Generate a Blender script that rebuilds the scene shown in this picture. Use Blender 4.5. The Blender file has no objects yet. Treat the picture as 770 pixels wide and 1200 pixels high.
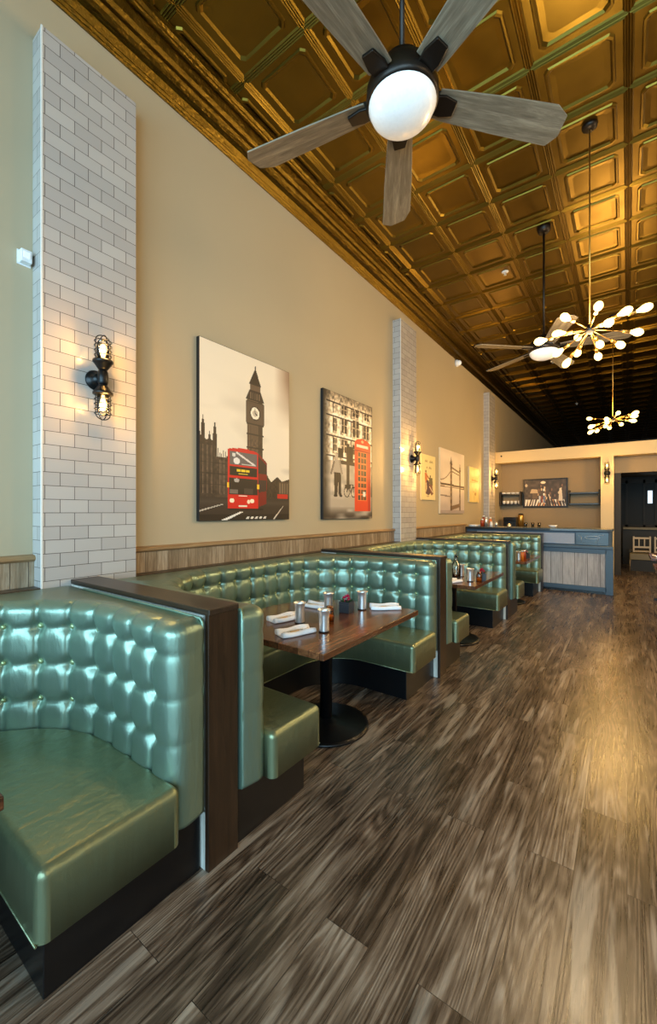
import bpy, bmesh, math, random
import numpy as np
from mathutils import Vector, Matrix
PI = math.pi
random.seed(7)
scn = bpy.context.scene
COL = scn.collection

# ------------------------------------------------------------------ camera
cam = bpy.data.cameras.new('camera')
cam_o = bpy.data.objects.new('camera', cam); COL.objects.link(cam_o)
cam.sensor_fit = 'HORIZONTAL'; cam.sensor_width = 36.0
cam.lens = 480.0/770.0*36.0
cam_o.location = (0, 0, 1.5)
cam_o.rotation_euler = (PI/2, 0, math.atan(350/480.0))
cam.clip_start = 0.05; cam.clip_end = 100
scn.camera = cam_o

# ------------------------------------------------------------------ world, light, exposure
w = bpy.data.worlds.new('world'); scn.world = w; w.use_nodes = True
bg = w.node_tree.nodes['Background']; bg.inputs[0].default_value = (0.55, 0.78, 1.0, 1); bg.inputs[1].default_value = 1.2
scn.view_settings.view_transform = 'Standard'; scn.view_settings.look = 'None'
scn.view_settings.gamma = 1.0; scn.view_settings.exposure = 0.0
scn.view_settings.use_curve_mapping = False

def area(name, loc, rot, sx, sy, e, col):
    l = bpy.data.lights.new(name, 'AREA'); l.shape = 'RECTANGLE'; l.size = sx; l.size_y = sy
    l.energy = e; l.color = col
    o = bpy.data.objects.new(name, l); o.location = loc; o.rotation_euler = rot; COL.objects.link(o); return o
def point(name, loc, e, col, r=0.1):
    l = bpy.data.lights.new(name, 'POINT'); l.energy = e; l.color = col; l.shadow_soft_size = r
    o = bpy.data.objects.new(name, l); o.location = loc; COL.objects.link(o); return o
# daylight through the storefront windows behind the camera
area('daylight_window_left', (-1.25, -2.93, 2.05), (PI/2, 0, 0), 2.5, 3.0, 240, (0.46, 0.80, 1.0))
area('daylight_window_right', (2.2, -2.93, 2.05), (PI/2, 0, 0), 3.4, 3.0, 330, (0.50, 0.81, 1.0))
WARM = (1.0, 0.52, 0.13)
WARM2 = (1.0, 0.70, 0.36)
# unseen fill lights added to the right of the frame for overall brightness
for (x, y, e) in ((3.0, 1.2, 105), (3.0, 5.2, 170), (3.0, 9.5, 230)):
    point('chandelier_and_fill_light', (x, y, 3.1), e, WARM2, 0.35)
point('chandelier_and_fill_light', (-0.265, 4.25, 3.0), 135, WARM2, 0.3)
point('chandelier_and_fill_light', (-0.2, 8.6, 3.0), 180, (1.0, 0.60, 0.20), 0.42)

# ------------------------------------------------------------------ material helpers
class NT:
    def __init__(s, name):
        s.m = bpy.data.materials.new(name); s.m.use_nodes = True
        s.t = s.m.node_tree; s.b = s.t.nodes['Principled BSDF']; s.out = s.t.nodes['Material Output']
    def n(s, typ, ins=None, **kw):
        nd = s.t.nodes.new(typ)
        for k, v in kw.items(): setattr(nd, k, v)
        for k, v in (ins or {}).items(): s.set(nd.inputs[k], v)
        return nd
    def set(s, sock, v):
        if isinstance(v, bpy.types.NodeSocket): s.t.links.new(v, sock)
        elif isinstance(v, (tuple, list)) and len(v) == 3 and sock.type == 'RGBA': sock.default_value = (*v, 1)
        else: sock.default_value = v
    def P(s, **kw):
        for k, v in kw.items(): s.set(s.b.inputs[k.replace('_', ' ')], v)
        return s
    def math(s, op, a, b=0.0, c=None):
        ins = {0: a, 1: b}
        if c is not None: ins[2] = c
        return s.n('ShaderNodeMath', ins, operation=op).outputs[0]
    def coord(s, kind='Object'): return s.n('ShaderNodeTexCoord').outputs[kind]
    def mapping(s, vec, scale=(1,1,1), loc=(0,0,0), rot=(0,0,0)):
        return s.n('ShaderNodeMapping', {'Vector': vec, 'Scale': scale, 'Location': loc, 'Rotation': rot}).outputs[0]
    def noise(s, vec, scale=5, detail=3, rough=0.5, dist=0.0):
        return s.n('ShaderNodeTexNoise', {'Vector': vec, 'Scale': scale, 'Detail': detail, 'Roughness': rough, 'Distortion': dist}).outputs[0]
    def ramp(s, fac, stops, interp='LINEAR'):
        nd = s.n('ShaderNodeValToRGB', {0: fac}); cr = nd.color_ramp; cr.interpolation = interp
        while len(cr.elements) < len(stops): cr.elements.new(0.5)
        for e, (p, c) in zip(cr.elements, stops): e.position = p; e.color = (*c, 1)
        return nd.outputs[0]
    def mix(s, fac, a, b, blend='MIX'):
        nd = s.n('ShaderNodeMix', data_type='RGBA', blend_type=blend)
        s.set(nd.inputs[0], fac); s.set(nd.inputs[6], a); s.set(nd.inputs[7], b); return nd.outputs[2]
    def bump(s, h, strength=0.3, dist=0.01):
        s.set(s.b.inputs['Normal'], s.n('ShaderNodeBump', {'Height': h, 'Strength': strength, 'Distance': dist}).outputs[0]); return s

def srgb(r, g, b):
    f = lambda c: (c/255/12.92) if c/255 <= 0.04045 else ((c/255+0.055)/1.055)**2.4
    return (f(r), f(g), f(b))

def simple(name, col, rough=0.5, metal=0.0, bump=0.0, bscale=60, **kw):
    m = NT(name); m.P(Base_Color=col, Roughness=rough, Metallic=metal, **kw)
    co = m.coord(); nz = m.noise(co, bscale, 4)
    m.P(Base_Color=m.mix(nz, tuple(c*0.9 for c in col), tuple(min(1, c*1.1) for c in col)))
    if bump: m.bump(nz, bump, 0.004)
    return m.m

def wood(name, cols, axis='Z', scale=1.0, rough=0.5, bump=0.25, planks=None):
    """procedural grained wood; grain runs along `axis`; planks = (axis, width) colour steps"""
    m = NT(name); co = m.coord()
    st = {'X': (0.7, 9, 9), 'Y': (9, 0.7, 9), 'Z': (9, 9, 0.7)}[axis]
    v = m.mapping(co, tuple(k*scale for k in st))
    if planks:
        sp = m.n('ShaderNodeSeparateXYZ', {0: co}); a = sp.outputs[planks[0]]
        idx = m.math('FLOOR', m.math('DIVIDE', a, planks[1]))
        rnd = m.n('ShaderNodeTexWhiteNoise', {'W': idx}, noise_dimensions='1D').outputs['Value']
        off = m.n('ShaderNodeCombineXYZ', {0: m.math('MULTIPLY', rnd, 37), 1: m.math('MULTIPLY', rnd, 19), 2: m.math('MULTIPLY', rnd, 23)}).outputs[0]
        v = m.n('ShaderNodeVectorMath', {0: v, 1: off}, operation='ADD').outputs[0]
    g1 = m.noise(v, 2.2, 8, 0.65, 1.2)
    g2 = m.noise(v, 9, 6, 0.6, 0.4)
    f = m.math('ADD', m.math('MULTIPLY', g1, 0.65), m.math('MULTIPLY', g2, 0.35))
    if planks:
        f = m.math('ADD', f, m.math('MULTIPLY', m.math('SUBTRACT', rnd, 0.5), 0.16))
    c = m.ramp(f, [(0.3, cols[0]), (0.5, cols[1]), (0.7, cols[2])])
    if planks:
        fr = m.math('FRACT', m.math('DIVIDE', a, planks[1]))
        gap = m.math('LESS_THAN', fr, 0.035)
        c = m.mix(gap, c, tuple(k*0.25 for k in cols[0]))
    m.P(Base_Color=c, Roughness=rough); m.bump(f, bump, 0.004)
    return m.m

# ------------------------------------------------------------------ materials
M = {}
def mk_floor():
    m = NT('wood_plank_floor'); co = m.coord()
    sp = m.n('ShaderNodeSeparateXYZ', {0: co})
    yx = m.n('ShaderNodeCombineXYZ', {0: sp.outputs[1], 1: sp.outputs[0], 2: 0.0}).outputs[0]
    br = m.n('ShaderNodeTexBrick', {'Vector': yx, 'Scale': 1.0, 'Mortar Size': 0.0012, 'Mortar Smooth': 0.3, 'Bias': 0.0,
             'Brick Width': 1.22, 'Row Height': 0.18, 'Color1': (0, 0, 0, 1), 'Color2': (1, 1, 1, 1), 'Mortar': (0.5, 0.5, 0.5, 1)}, offset=0.37, offset_frequency=2)
    rnd = br.outputs['Color']; gap = br.outputs['Fac']
    off = m.n('ShaderNodeVectorMath', {0: rnd, 1: (31.0, 57.0, 11.0)}, operation='MULTIPLY').outputs[0]
    base = m.n('ShaderNodeVectorMath', {0: co, 1: off}, operation='ADD').outputs[0]
    # cathedral figure: level lines of a stretched noise
    v1 = m.mapping(base, (6.5, 0.5, 1)); big = m.noise(v1, 1.0, 2, 0.4, 0.2)
    rings = m.math('SINE', m.math('MULTIPLY', big, 150.0)); rings = m.math('MULTIPLY_ADD', rings, 0.5, 0.5)
    v2 = m.mapping(base, (75, 2.6, 1)); fine = m.noise(v2, 1.0, 6, 0.7, 0.2)
    v3 = m.mapping(base, (7, 1.5, 1)); worn = m.noise(v3, 1.3, 5, 0.62, 0.6)
    v4 = m.mapping(base, (14, 1.2, 1), loc=(7, 3, 0)); pale = m.noise(v4, 1.0, 3, 0.5, 0.5)
    f = m.math('ADD', m.math('MULTIPLY', rings, 0.11), m.math('MULTIPLY', fine, 0.50))
    f = m.math('ADD', f, m.math('MULTIPLY', worn, 0.50))
    f = m.math('ADD', f, m.math('MULTIPLY', m.math('SUBTRACT', rnd, 0.5), 0.10))
    c = m.ramp(f, [(0.41, srgb(36, 28, 22)), (0.52, srgb(72, 58, 47)), (0.63, srgb(112, 95, 80)), (0.78, srgb(162, 147, 131))])
    pf = m.ramp(pale, [(0.60, (0, 0, 0)), (0.68, (1, 1, 1))])
    c = m.mix(m.math('MULTIPLY', pf, 0.45), c, srgb(178, 164, 148))
    c = m.mix(gap, c, srgb(28, 22, 18))
    m.P(Base_Color=c, Roughness=m.math('MULTIPLY_ADD', fine, 0.24, 0.17)); m.b.inputs['Specular IOR Level'].default_value = 0.6
    m.bump(m.math('SUBTRACT', f, m.math('MULTIPLY', gap, 0.6)), 0.32, 0.004)
    return m.m
M['floor'] = mk_floor()

def mk_leather():
    m = NT('pearl_green_leather'); co = m.coord()
    n1 = m.noise(co, 260, 3, 0.5); n2 = m.noise(m.mapping(co, (7, 26, 5)), 1.0, 3, 0.5, 0.6)
    m.P(Base_Color=m.mix(m.noise(co, 3.0, 2), srgb(116, 140, 126), srgb(134, 158, 142)), Roughness=0.36, Metallic=0.72)
    m.b.inputs['Coat Weight'].default_value = 0.15; m.b.inputs['Coat Roughness'].default_value = 0.25
    m.bump(m.math('ADD', m.math('MULTIPLY', n1, 0.08), m.math('MULTIPLY', n2, 0.9)), 0.25, 0.02)
    return m.m
M['leather'] = mk_leather()
def mk_seat_leather():
    m = NT('pearl_green_seat_leather'); co = m.coord()
    n1 = m.noise(co, 260, 3, 0.5)
    n2 = m.noise(m.mapping(co, (14, 1.8, 1.5), rot=(0, 0, 0.5)), 1.0, 3, 0.5, 0.5)
    n3 = m.noise(m.mapping(co, (22, 22, 3)), 1.0, 2, 0.5, 0.3)
    m.P(Base_Color=m.mix(m.noise(co, 3.0, 2), srgb(116, 126, 98), srgb(128, 138, 108)), Roughness=0.36, Metallic=0.68)
    m.b.inputs['Coat Weight'].default_value = 0.15; m.b.inputs['Coat Roughness'].default_value = 0.3
    h = m.math('ADD', m.math('MULTIPLY', n1, 0.06), m.math('ADD', m.math('MULTIPLY', n2, 0.5), m.math('MULTIPLY', n3, 0.35)))
    m.bump(h, 0.6, 0.02)
    return m.m
M['seat'] = mk_seat_leather()
M['piping'] = simple('green_piping', srgb(120, 150, 130), 0.3, 0.4)
M['button'] = simple('leather_button', srgb(150, 165, 120), 0.25, 0.55)
M['kick'] = simple('black_laminate', srgb(6, 8, 12), 0.32)
M['cap'] = wood('dark_stained_wood', [srgb(24, 15, 9), srgb(40, 26, 16), srgb(58, 39, 25)], 'Z', 1.2, 0.34, 0.08)
M['capx'] = wood('dark_stained_wood_rail', [srgb(26, 19, 14), srgb(42, 31, 23), srgb(60, 45, 34)], 'X', 1.2, 0.34, 0.08)
M['white_wood'] = wood('whitewashed_wood', [srgb(150, 150, 142), srgb(196, 196, 188), srgb(222, 222, 215)], 'Z', 2.0, 0.6, 0.2)
M['table'] = wood('walnut_butcher_block', [srgb(48, 27, 17), srgb(92, 55, 34), srgb(140, 92, 60)], 'Y', 1.5, 0.2, 0.06, planks=(0, 0.075))
M['table_edge'] = M['table']
M['iron'] = simple('black_iron', srgb(20, 21, 24), 0.33, 0.5)
M['bronze'] = simple('dark_bronze', srgb(34, 27, 22), 0.38, 0.6)
M['steel'] = simple('brushed_steel', srgb(225, 226, 228), 0.3, 0.85)
M['brass'] = simple('aged_brass', srgb(190, 150, 80), 0.3, 0.9)
M['wainscot'] = wood('reclaimed_board_wainscot', [srgb(96, 78, 58), srgb(142, 122, 98), srgb(184, 168, 146)], 'Z', 1.6, 0.6, 0.3, planks=(1, 0.09))
M['rail'] = wood('light_oak_rail', [srgb(110, 84, 56), srgb(146, 116, 80), srgb(172, 142, 104)], 'Y', 1.4, 0.5, 0.12)
M['blade'] = wood('weathered_grey_blade', [srgb(78, 68, 54), srgb(124, 112, 94), srgb(168, 155, 132)], 'X', 1.4, 0.55, 0.15)
M['ledge'] = wood('dark_ledge_wood', [srgb(44, 34, 25), srgb(62, 50, 38), srgb(84, 68, 52)], 'Y', 1.2, 0.4, 0.08)

def mk_wall():
    m = NT('khaki_wall_paint'); co = m.coord()
    m.P(Base_Color=m.mix(m.noise(co, 1.2, 2), srgb(174, 160, 133), srgb(182, 168, 141)), Roughness=0.62)
    m.bump(m.noise(co, 90, 4, 0.6), 0.08, 0.003); return m.m
M['wall'] = mk_wall()
M['beam'] = simple('cream_beam_paint', srgb(206, 186, 146), 0.6, bump=0.05, bscale=80)
M['taupe'] = simple('taupe_wall_paint', srgb(146, 128, 100), 0.65, bump=0.05, bscale=80)
M['dark'] = simple('dark_brown_paint', srgb(40, 35, 29), 0.6)
M['darker'] = simple('near_black_paint', srgb(22, 20, 18), 0.6)
M['white'] = simple('white_plastic', srgb(232, 234, 236), 0.35)
M['plain_white_wall'] = simple('warm_grey_wall_paint', srgb(170, 160, 142), 0.7)

def mk_tile():
    m = NT('white_subway_tile'); co = m.coord()
    sp = m.n('ShaderNodeSeparateXYZ', {0: co})
    u = m.math('ADD', sp.outputs[0], sp.outputs[1])
    v = m.n('ShaderNodeCombineXYZ', {0: m.math('ADD', u, 0.035), 1: m.math('SUBTRACT', sp.outputs[2], 1.495), 2: 0.0}).outputs[0]
    br = m.n('ShaderNodeTexBrick', {'Vector': v, 'Scale': 1.0, 'Mortar Size': 0.0018, 'Mortar Smooth': 0.2, 'Bias': 0.0, 'Brick Width': 0.158, 'Row Height': 0.0795,
             'Color1': (0, 0, 0, 1), 'Color2': (1, 1, 1, 1), 'Mortar': (0.5, 0.5, 0.5, 1)}, offset=0.5, offset_frequency=2)
    c = m.mix(br.outputs['Color'], srgb(172, 167, 164), srgb(186, 181, 177))
    c = m.mix(br.outputs['Fac'], c, srgb(70, 66, 64))
    m.P(Base_Color=c, Roughness=m.math('MULTIPLY_ADD', br.outputs['Fac'], 0.5, 0.16))
    h = m.math('SUBTRACT', m.math('MULTIPLY', m.noise(co, 14, 3, 0.5), 0.25), m.math('MULTIPLY', br.outputs['Fac'], 1.0))
    m.bump(h, 0.35, 0.006); return m.m
M['tile'] = mk_tile()
M['tile_trim'] = simple('tile_edge_trim', srgb(225, 225, 222), 0.3)

def mk_gold(name, ornate):
    m = NT(name); co = m.coord()
    n = m.noise(co, 2.5, 3, 0.6)
    c = m.mix(n, srgb(92, 74, 26), srgb(118, 96, 38))
    m.P(Base_Color=c, Metallic=1.0, Roughness=m.math('MULTIPLY_ADD', m.noise(co, 6, 3), 0.14, 0.27))
    if ornate:
        h = m.n('ShaderNodeTexVoronoi', {'Vector': m.mapping(co, (1, 0.8, 1)), 'Scale': 22.0}, feature='SMOOTH_F1').outputs[0]
        m.bump(m.math('ADD', h, m.noise(co, 45, 3)), 0.5, 0.012)
    else:
        m.bump(m.noise(co, 30, 4, 0.6), 0.05, 0.003)
    return m.m
M['gold'] = mk_gold('gold_pressed_tin', False)
M['gold_orn'] = mk_gold('gold_ornate_cornice', True)

def emit(name, col, st):
    m = NT(name); m.P(Base_Color=col, Roughness=0.4); m.b.inputs['Emission Color'].default_value = (*col, 1); m.b.inputs['Emission Strength'].default_value = st
    return m.m
M['bulb'] = emit('glowing_bulb', (1.0, 0.68, 0.24), 4.0)
M['opal'] = simple('opal_glass', srgb(236, 238, 240), 0.25)
M['opal'].node_tree.nodes['Principled BSDF'].inputs['Emission Color'].default_value = (1, 0.97, 0.92, 1)
M['opal'].node_tree.nodes['Principled BSDF'].inputs['Emission Strength'].default_value = 0.18
M['lit_pane'] = emit('daylit_pane', (0.75, 0.88, 1.0), 1.1)

def mk_glass(name, col=(1, 1, 1), t=0.85):
    m = NT(name); tr = m.n('ShaderNodeBsdfTransparent', {'Color': (*col, 1)}); gl = m.n('ShaderNodeBsdfGlossy', {'Roughness': 0.04})
    fr = m.n('ShaderNodeFresnel', {'IOR': 1.45}); mx = m.n('ShaderNodeMixShader', {0: m.math('ADD', fr.outputs[0], 1-t-0.1), 1: tr.outputs[0], 2: gl.outputs[0]})
    m.t.links.new(mx.outputs[0], m.out.inputs[0]); return m.m
M['glass'] = mk_glass('clear_glass')
M['amber'] = mk_glass('amber_glass', (0.85, 0.42, 0.08), 0.85)
M['napkin'] = simple('white_linen', srgb(232, 234, 240), 0.8, bump=0.2, bscale=200)
M['bamboo'] = simple('pale_bamboo', srgb(214, 176, 112), 0.5)
M['planter'] = simple('dark_slate_planter', srgb(30, 34, 42), 0.5)
M['petal'] = simple('magenta_petals', srgb(206, 24, 92), 0.6)
M['leaf'] = simple('dark_green_leaf', srgb(40, 80, 36), 0.5)
M['blue'] = simple('slate_blue_paint', srgb(62, 84, 104), 0.42)
M['bluetop'] = simple('slate_blue_countertop', srgb(70, 86, 100), 0.25)
M['greywood'] = wood('whitewashed_grey_boards', [srgb(128, 124, 124), srgb(176, 171, 170), srgb(204, 200, 198)], 'Z', 0.8, 0.6, 0.15, planks=(0, 0.2))
M['stone'] = simple('pale_blue_grey_stone', srgb(158, 166, 182), 0.5, bump=0.3, bscale=50)
M['canvas_side'] = simple('black_canvas_edge', srgb(16, 16, 18), 0.6)
M['cream_side'] = simple('cream_canvas_edge', srgb(214, 200, 170), 0.6)
M['red_jar'] = simple('red_sauce', srgb(150, 52, 20), 0.3)
M['orange'] = simple('orange_sauce', srgb(206, 110, 30), 0.3)
M['tan'] = simple('tan_vinyl', srgb(112, 98, 66), 0.5)
M['chairwood'] = simple('bleached_chair_wood', srgb(196, 176, 150), 0.5)
m = NT('printed_canvas'); at = m.n('ShaderNodeAttribute', attribute_name='print'); m.P(Base_Color=at.outputs['Color'], Roughness=0.5); M['print'] = m.m

# ------------------------------------------------------------------ mesh helpers
def finish(name, bm, mats, parent=None, smooth=False, bevel=0.0, segs=2, loc=None):
    me = bpy.data.meshes.new(name); bmesh.ops.recalc_face_normals(bm, faces=bm.faces); bm.to_mesh(me); bm.free()
    if not isinstance(mats, (list, tuple)): mats = [mats]
    for q in mats: me.materials.append(q)
    if smooth: me.polygons.foreach_set('use_smooth', [True]*len(me.polygons))
    o = bpy.data.objects.new(name, me); COL.objects.link(o)
    if parent: o.parent = parent
    if loc: o.location = loc
    if bevel:
        b = o.modifiers.new('bevel', 'BEVEL'); b.width = bevel; b.segments = segs; b.limit_method = 'ANGLE'; b.angle_limit = math.radians(35); b.harden_normals = True
        me.polygons.foreach_set('use_smooth', [True]*len(me.polygons))
    return o
def empty(name, label=None, cat=None, loc=(0, 0, 0), rz=0, group=None):
    o = bpy.data.objects.new(name, None); COL.objects.link(o); o.location = loc; o.rotation_euler = (0, 0, rz); o.empty_display_size = 0.1
    return tag(o, label, cat, group)
def tag(o, label=None, cat=None, group=None, kind=None):
    if label: o['label'] = label
    if cat: o['category'] = cat
    if group: o['group'] = group
    if kind: o['kind'] = kind
    return o
def structure(o): o['kind'] = 'structure'; return o
def box(bm, x0, x1, y0, y1, z0, z1, mi=0):
    vs = [bm.verts.new(p) for p in ((x0,y0,z0),(x1,y0,z0),(x1,y1,z0),(x0,y1,z0),(x0,y0,z1),(x1,y0,z1),(x1,y1,z1),(x0,y1,z1))]
    for f in ((0,3,2,1),(4,5,6,7),(0,1,5,4),(1,2,6,5),(2,3,7,6),(3,0,4,7)):
        q = bm.faces.new([vs[i] for i in f]); q.material_index = mi
    return vs
def lathe(bm, prof, n=32, c=(0, 0, 0), mat=None, mi=0):
    """prof = [(r, z)]; closed with caps where r > 0 at the ends"""
    mat = mat or Matrix(); rings = []
    for r, z in prof:
        if r < 1e-6: rings.append([bm.verts.new(mat @ (Vector(c)+Vector((0, 0, z))))])
        else: rings.append([bm.verts.new(mat @ (Vector(c)+Vector((r*math.cos(2*PI*k/n), r*math.sin(2*PI*k/n), z)))) for k in range(n)])
    for a, b in zip(rings, rings[1:]):
        for k in range(n):
            k2 = (k+1) % n
            if len(a) == 1 and len(b) == 1: continue
            if len(a) == 1: f = bm.faces.new((a[0], b[k], b[k2]))
            elif len(b) == 1: f = bm.faces.new((a[k], a[k2], b[0]))
            else: f = bm.faces.new((a[k], a[k2], b[k2], b[k]))
            f.material_index = mi; f.smooth = True
    for rr in (rings[0], rings[-1]):
        if len(rr) > 1: f = bm.faces.new(rr); f.material_index = mi
def tube(bm, pts, r, n=8, closed=False, mi=0):
    pts = [Vector(p) for p in pts]; N = len(pts); rings = []
    up = None
    for i in range(N):
        if closed: t = (pts[(i+1) % N]-pts[i-1])
        else: t = pts[min(i+1, N-1)]-pts[max(i-1, 0)]
        t.normalize()
        if up is None:
            up = Vector((0, 0, 1)) if abs(t.z) < 0.9 else Vector((1, 0, 0))
        s = t.cross(up).normalized(); up = s.cross(t).normalized()
        rr = r[i] if isinstance(r, (list, tuple)) else r
        rings.append([bm.verts.new(pts[i]+s*rr*math.cos(2*PI*k/n)+up*rr*math.sin(2*PI*k/n)) for k in range(n)])
    prs = list(zip(rings, rings[1:])) + ([(rings[-1], rings[0])] if closed else [])
    for a, b in prs:
        for k in range(n):
            f = bm.faces.new((a[k], a[(k+1) % n], b[(k+1) % n], b[k])); f.smooth = True; f.material_index = mi
    if not closed:
        bm.faces.new(rings[0]); bm.faces.new(rings[-1])
def prism(bm, poly, z0, z1, mi=0):
    a = [bm.verts.new((x, y, z0)) for x, y in poly]; b = [bm.verts.new((x, y, z1)) for x, y in poly]; n = len(poly)
    bm.faces.new(a); bm.faces.new(b)
    for i in range(n): bm.faces.new((a[i], a[(i+1) % n], b[(i+1) % n], b[i]))
    for f in bm.faces: f.material_index = mi
def prism_axis(bm, poly, a0, a1, axis='y'):
    """polygon in the other two axes, extruded along axis. axis y: poly=(x,z); axis x: poly=(y,z)"""
    mk = (lambda p, a: (p[0], a, p[1])) if axis == 'y' else (lambda p, a: (a, p[0], p[1]))
    A = [bm.verts.new(mk(p, a0)) for p in poly]; B = [bm.verts.new(mk(p, a1)) for p in poly]; n = len(poly)
    bm.faces.new(A); bm.faces.new(B)
    for i in range(n): bm.faces.new((A[i], A[(i+1) % n], B[(i+1) % n], B[i]))
def bx(name, dims, mat, parent=None, bevel=0.0, segs=2):
    bm = bmesh.new(); box(bm, *dims); return finish(name, bm, mat, parent, bevel=bevel, segs=segs)
def copy_tree(o, parent=None):
    c = o.copy(); COL.objects.link(c)
    if parent: c.parent = parent
    for ch in [k for k in bpy.data.objects if k.parent == o and k != c]: copy_tree(ch, c)
    return c
CH = {}
def reg_children():
    CH.clear()
    for k in bpy.data.objects:
        if k.parent: CH.setdefault(k.parent.name, []).append(k)
def dup(o, loc=None, rz=None, label=None, group=None, parent=None):
    kids = CH.get(o.name)
    if kids is None:
        kids = [k for k in bpy.data.objects if k.parent == o]; CH[o.name] = kids
    c = o.copy(); COL.objects.link(c)
    if parent: c.parent = parent
    for ch in kids: dup(ch, parent=c)
    if loc is not None: c.location = loc
    if rz is not None: c.rotation_euler = (0, 0, rz)
    if label: c['label'] = label
    if group: c['group'] = group
    return c

# ------------------------------------------------------------------ the room
WX = -2.85; RX = 4.6; Y0 = -3.0; Y1 = 24.0; ZC = 4.88; YB = 11.5
structure(bx('floor', (WX, RX, Y0, Y1, -0.1, 0), M['floor']))
structure(bx('wall_left', (WX-0.15, WX, Y0, Y1, 0, ZC+0.15), M['wall']))
structure(bx('wall_right', (RX, RX+0.15, Y0, Y1, 0, ZC+0.15), M['plain_white_wall']))
structure(bx('wall_back', (WX, RX, Y1, Y1+0.15, 0, ZC+0.15), M['dark']))
# front wall with two storefront windows, behind the camera
bm = bmesh.new()
for d in ((WX, RX, 0, 0.5), (WX, RX, 3.6, ZC+0.15), (WX, -2.55, 0.5, 3.6), (0.05, 0.45, 0.5, 3.6), (3.95, RX, 0.5, 3.6)):
    box(bm, d[0], d[1], Y0-0.15, Y0, d[2], d[3])
structure(finish('wall_front', bm, M['plain_white_wall']))
for i, (a, b) in enumerate(((-2.55, 0.05), (0.45, 3.95))):
    e = structure(empty('window_%d' % (i+1)))
    bm = bmesh.new()
    for (p, q, r, t) in ((a, b, 0.5, 0.57), (a, b, 3.53, 3.6), (a, a+0.07, 0.57, 3.53), (b-0.07, b, 0.57, 3.53), ((a+b)/2-0.03, (a+b)/2+0.03, 0.57, 3.53)):
        box(bm, p, q, Y0-0.12, Y0-0.04, r, t)
    finish('window_frame', bm, M['iron'], e)
    bx('window_pane', (a+0.05, b-0.05, Y0-0.085, Y0-0.075, 0.55, 3.55), M['glass'], e)

# pressed tin ceiling
def ceiling():
    P = 0.61; bm = bmesh.new()
    prof = [(0.0, 0.0), (0.008, -0.009), (0.016, -0.001), (0.024, -0.009), (0.034, 0.002), (0.078, 0.003), (0.085, -0.009), (0.098, -0.010), (0.112, 0.006), (0.150, 0.009)]
    nx = 12; ny = 45; xo = 0.01; yo = 3.43-7*P-3*P
    def sq(cx, cy, d, z, chamfer):
        h = P/2-d
        if chamfer <= 0: pts = [(-h, -h), (h, -h), (h, h), (-h, h)]
        q = max(chamfer, 0.0001)
        pts = [(-h+q, -h), (h-q, -h), (h, -h+q), (h, h-q), (h-q, h), (-h+q, h), (-h, h-q), (-h, -h+q)]
        return [bm.verts.new((cx+x, cy+y, ZC+z)) for x, y in pts]
    for i in range(-5, 8):
        for j in range(ny):
            cx = xo+(i+0.5)*P; cy = yo+(j+0.5)*P
            if cx-P/2 > RX or cy-P/2 > Y1: continue
            prev = None
            for k, (d, z) in enumerate(prof):
                ch = 0.0001 if d < 0.05 else 0.03
                r = sq(cx, cy, d, z, ch)
                if prev:
                    for a in range(8): bm.faces.new((prev[a], prev[(a+1) % 8], r[(a+1) % 8], r[a]))
                prev = r
            bm.faces.new(prev)
    # flat margin by the cornice and backing slab
    box(bm, WX, RX, Y0, Y1, ZC+0.05, ZC+0.15)
    box(bm, WX, xo-5*P+0.005, Y0, Y1, ZC-0.001, ZC+0.05)
    return structure(finish('ceiling', bm, M['gold']))
ceiling()
def cornice():
    bm = bmesh.new()
    x = WX; z = ZC
    pr = [(0, -0.25), (0.012, -0.255), (0.020, -0.240), (0.026, -0.245), (0.036, -0.228), (0.042, -0.232), (0.052, -0.212), (0.058, -0.2)]
    for k in range(9):   # bulging ornamented torus
        a = -0.6*PI+k*(1.05*PI/8); pr.append((0.080+0.058*math.cos(a), -0.138+0.056*math.sin(a)))
    pr += [(0.105, -0.085), (0.122, -0.055), (0.150, -0.036)]
    for k in range(7):
        a = -PI*0.9+k*(PI*0.9/6); pr.append((0.180+0.022*math.cos(a), -0.026+0.022*math.sin(a)))
    pr += [(0.215, -0.012), (0.235, -0.012), (0.238, 0.0), (0.0, 0.0)]
    prism_axis(bm, [(x+a*1.25, z+b*(1.0 if b < -0.19 else 1.08)) for a, b in pr], Y0, Y1, 'y')
    o = structure(finish('trim_1', bm, M['gold_orn'])); return o
cornice()
# wainscot with rail, cut at the tiled pillars
PIL = [(0.93, 1.49), (5.55, 6.11), (10.37, 10.93)]
def wainscot():
    bm = bmesh.new(); bm2 = bmesh.new(); ys = [(-3.0, 0.93), (1.49, 5.55), (6.11, 8.93)]
    for a, b in ys:
        box(bm, WX, WX+0.022, a, b, 0.0, 1.215)
        prism_axis(bm2, [(WX, 1.21), (WX+0.03, 1.21), (WX+0.045, 1.222), (WX+0.045, 1.236), (WX+0.034, 1.245), (WX, 1.25)], a, b, 'y')
    structure(finish('trim_2', bm, M['wainscot'])); structure(finish('trim_3', bm2, M['rail']))
    bm = bmesh.new()
    for a, b in ys: box(bm, WX+0.022, WX+0.128, a+0.001, b-0.001, 1.04, 1.062)
    structure(finish('trim_4', bm, M['ledge']))
wainscot()
for i, (a, b) in enumerate(PIL):
    e = structure(empty('pillar', loc=(0, 0, 0)))
    top = (4.30, 4.38, 4.42)[i]
    if i == 2: top = 4.42
    e['label'] = ['white subway tiled pillar nearest the camera', 'white subway tiled pillar between the red booth picture and the small poster', 'farthest white subway tiled pillar, by the counter'][i]
    bx('tiled_shaft', (WX, WX+0.13, a, b, 0, top), M['tile'], e)
    bx('edge_trim', (WX+0.124, WX+0.1325, a-0.003, a+0.006, 0, top+0.002), M['tile_trim'], e)
    e['kind'] = 'structure'

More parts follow.
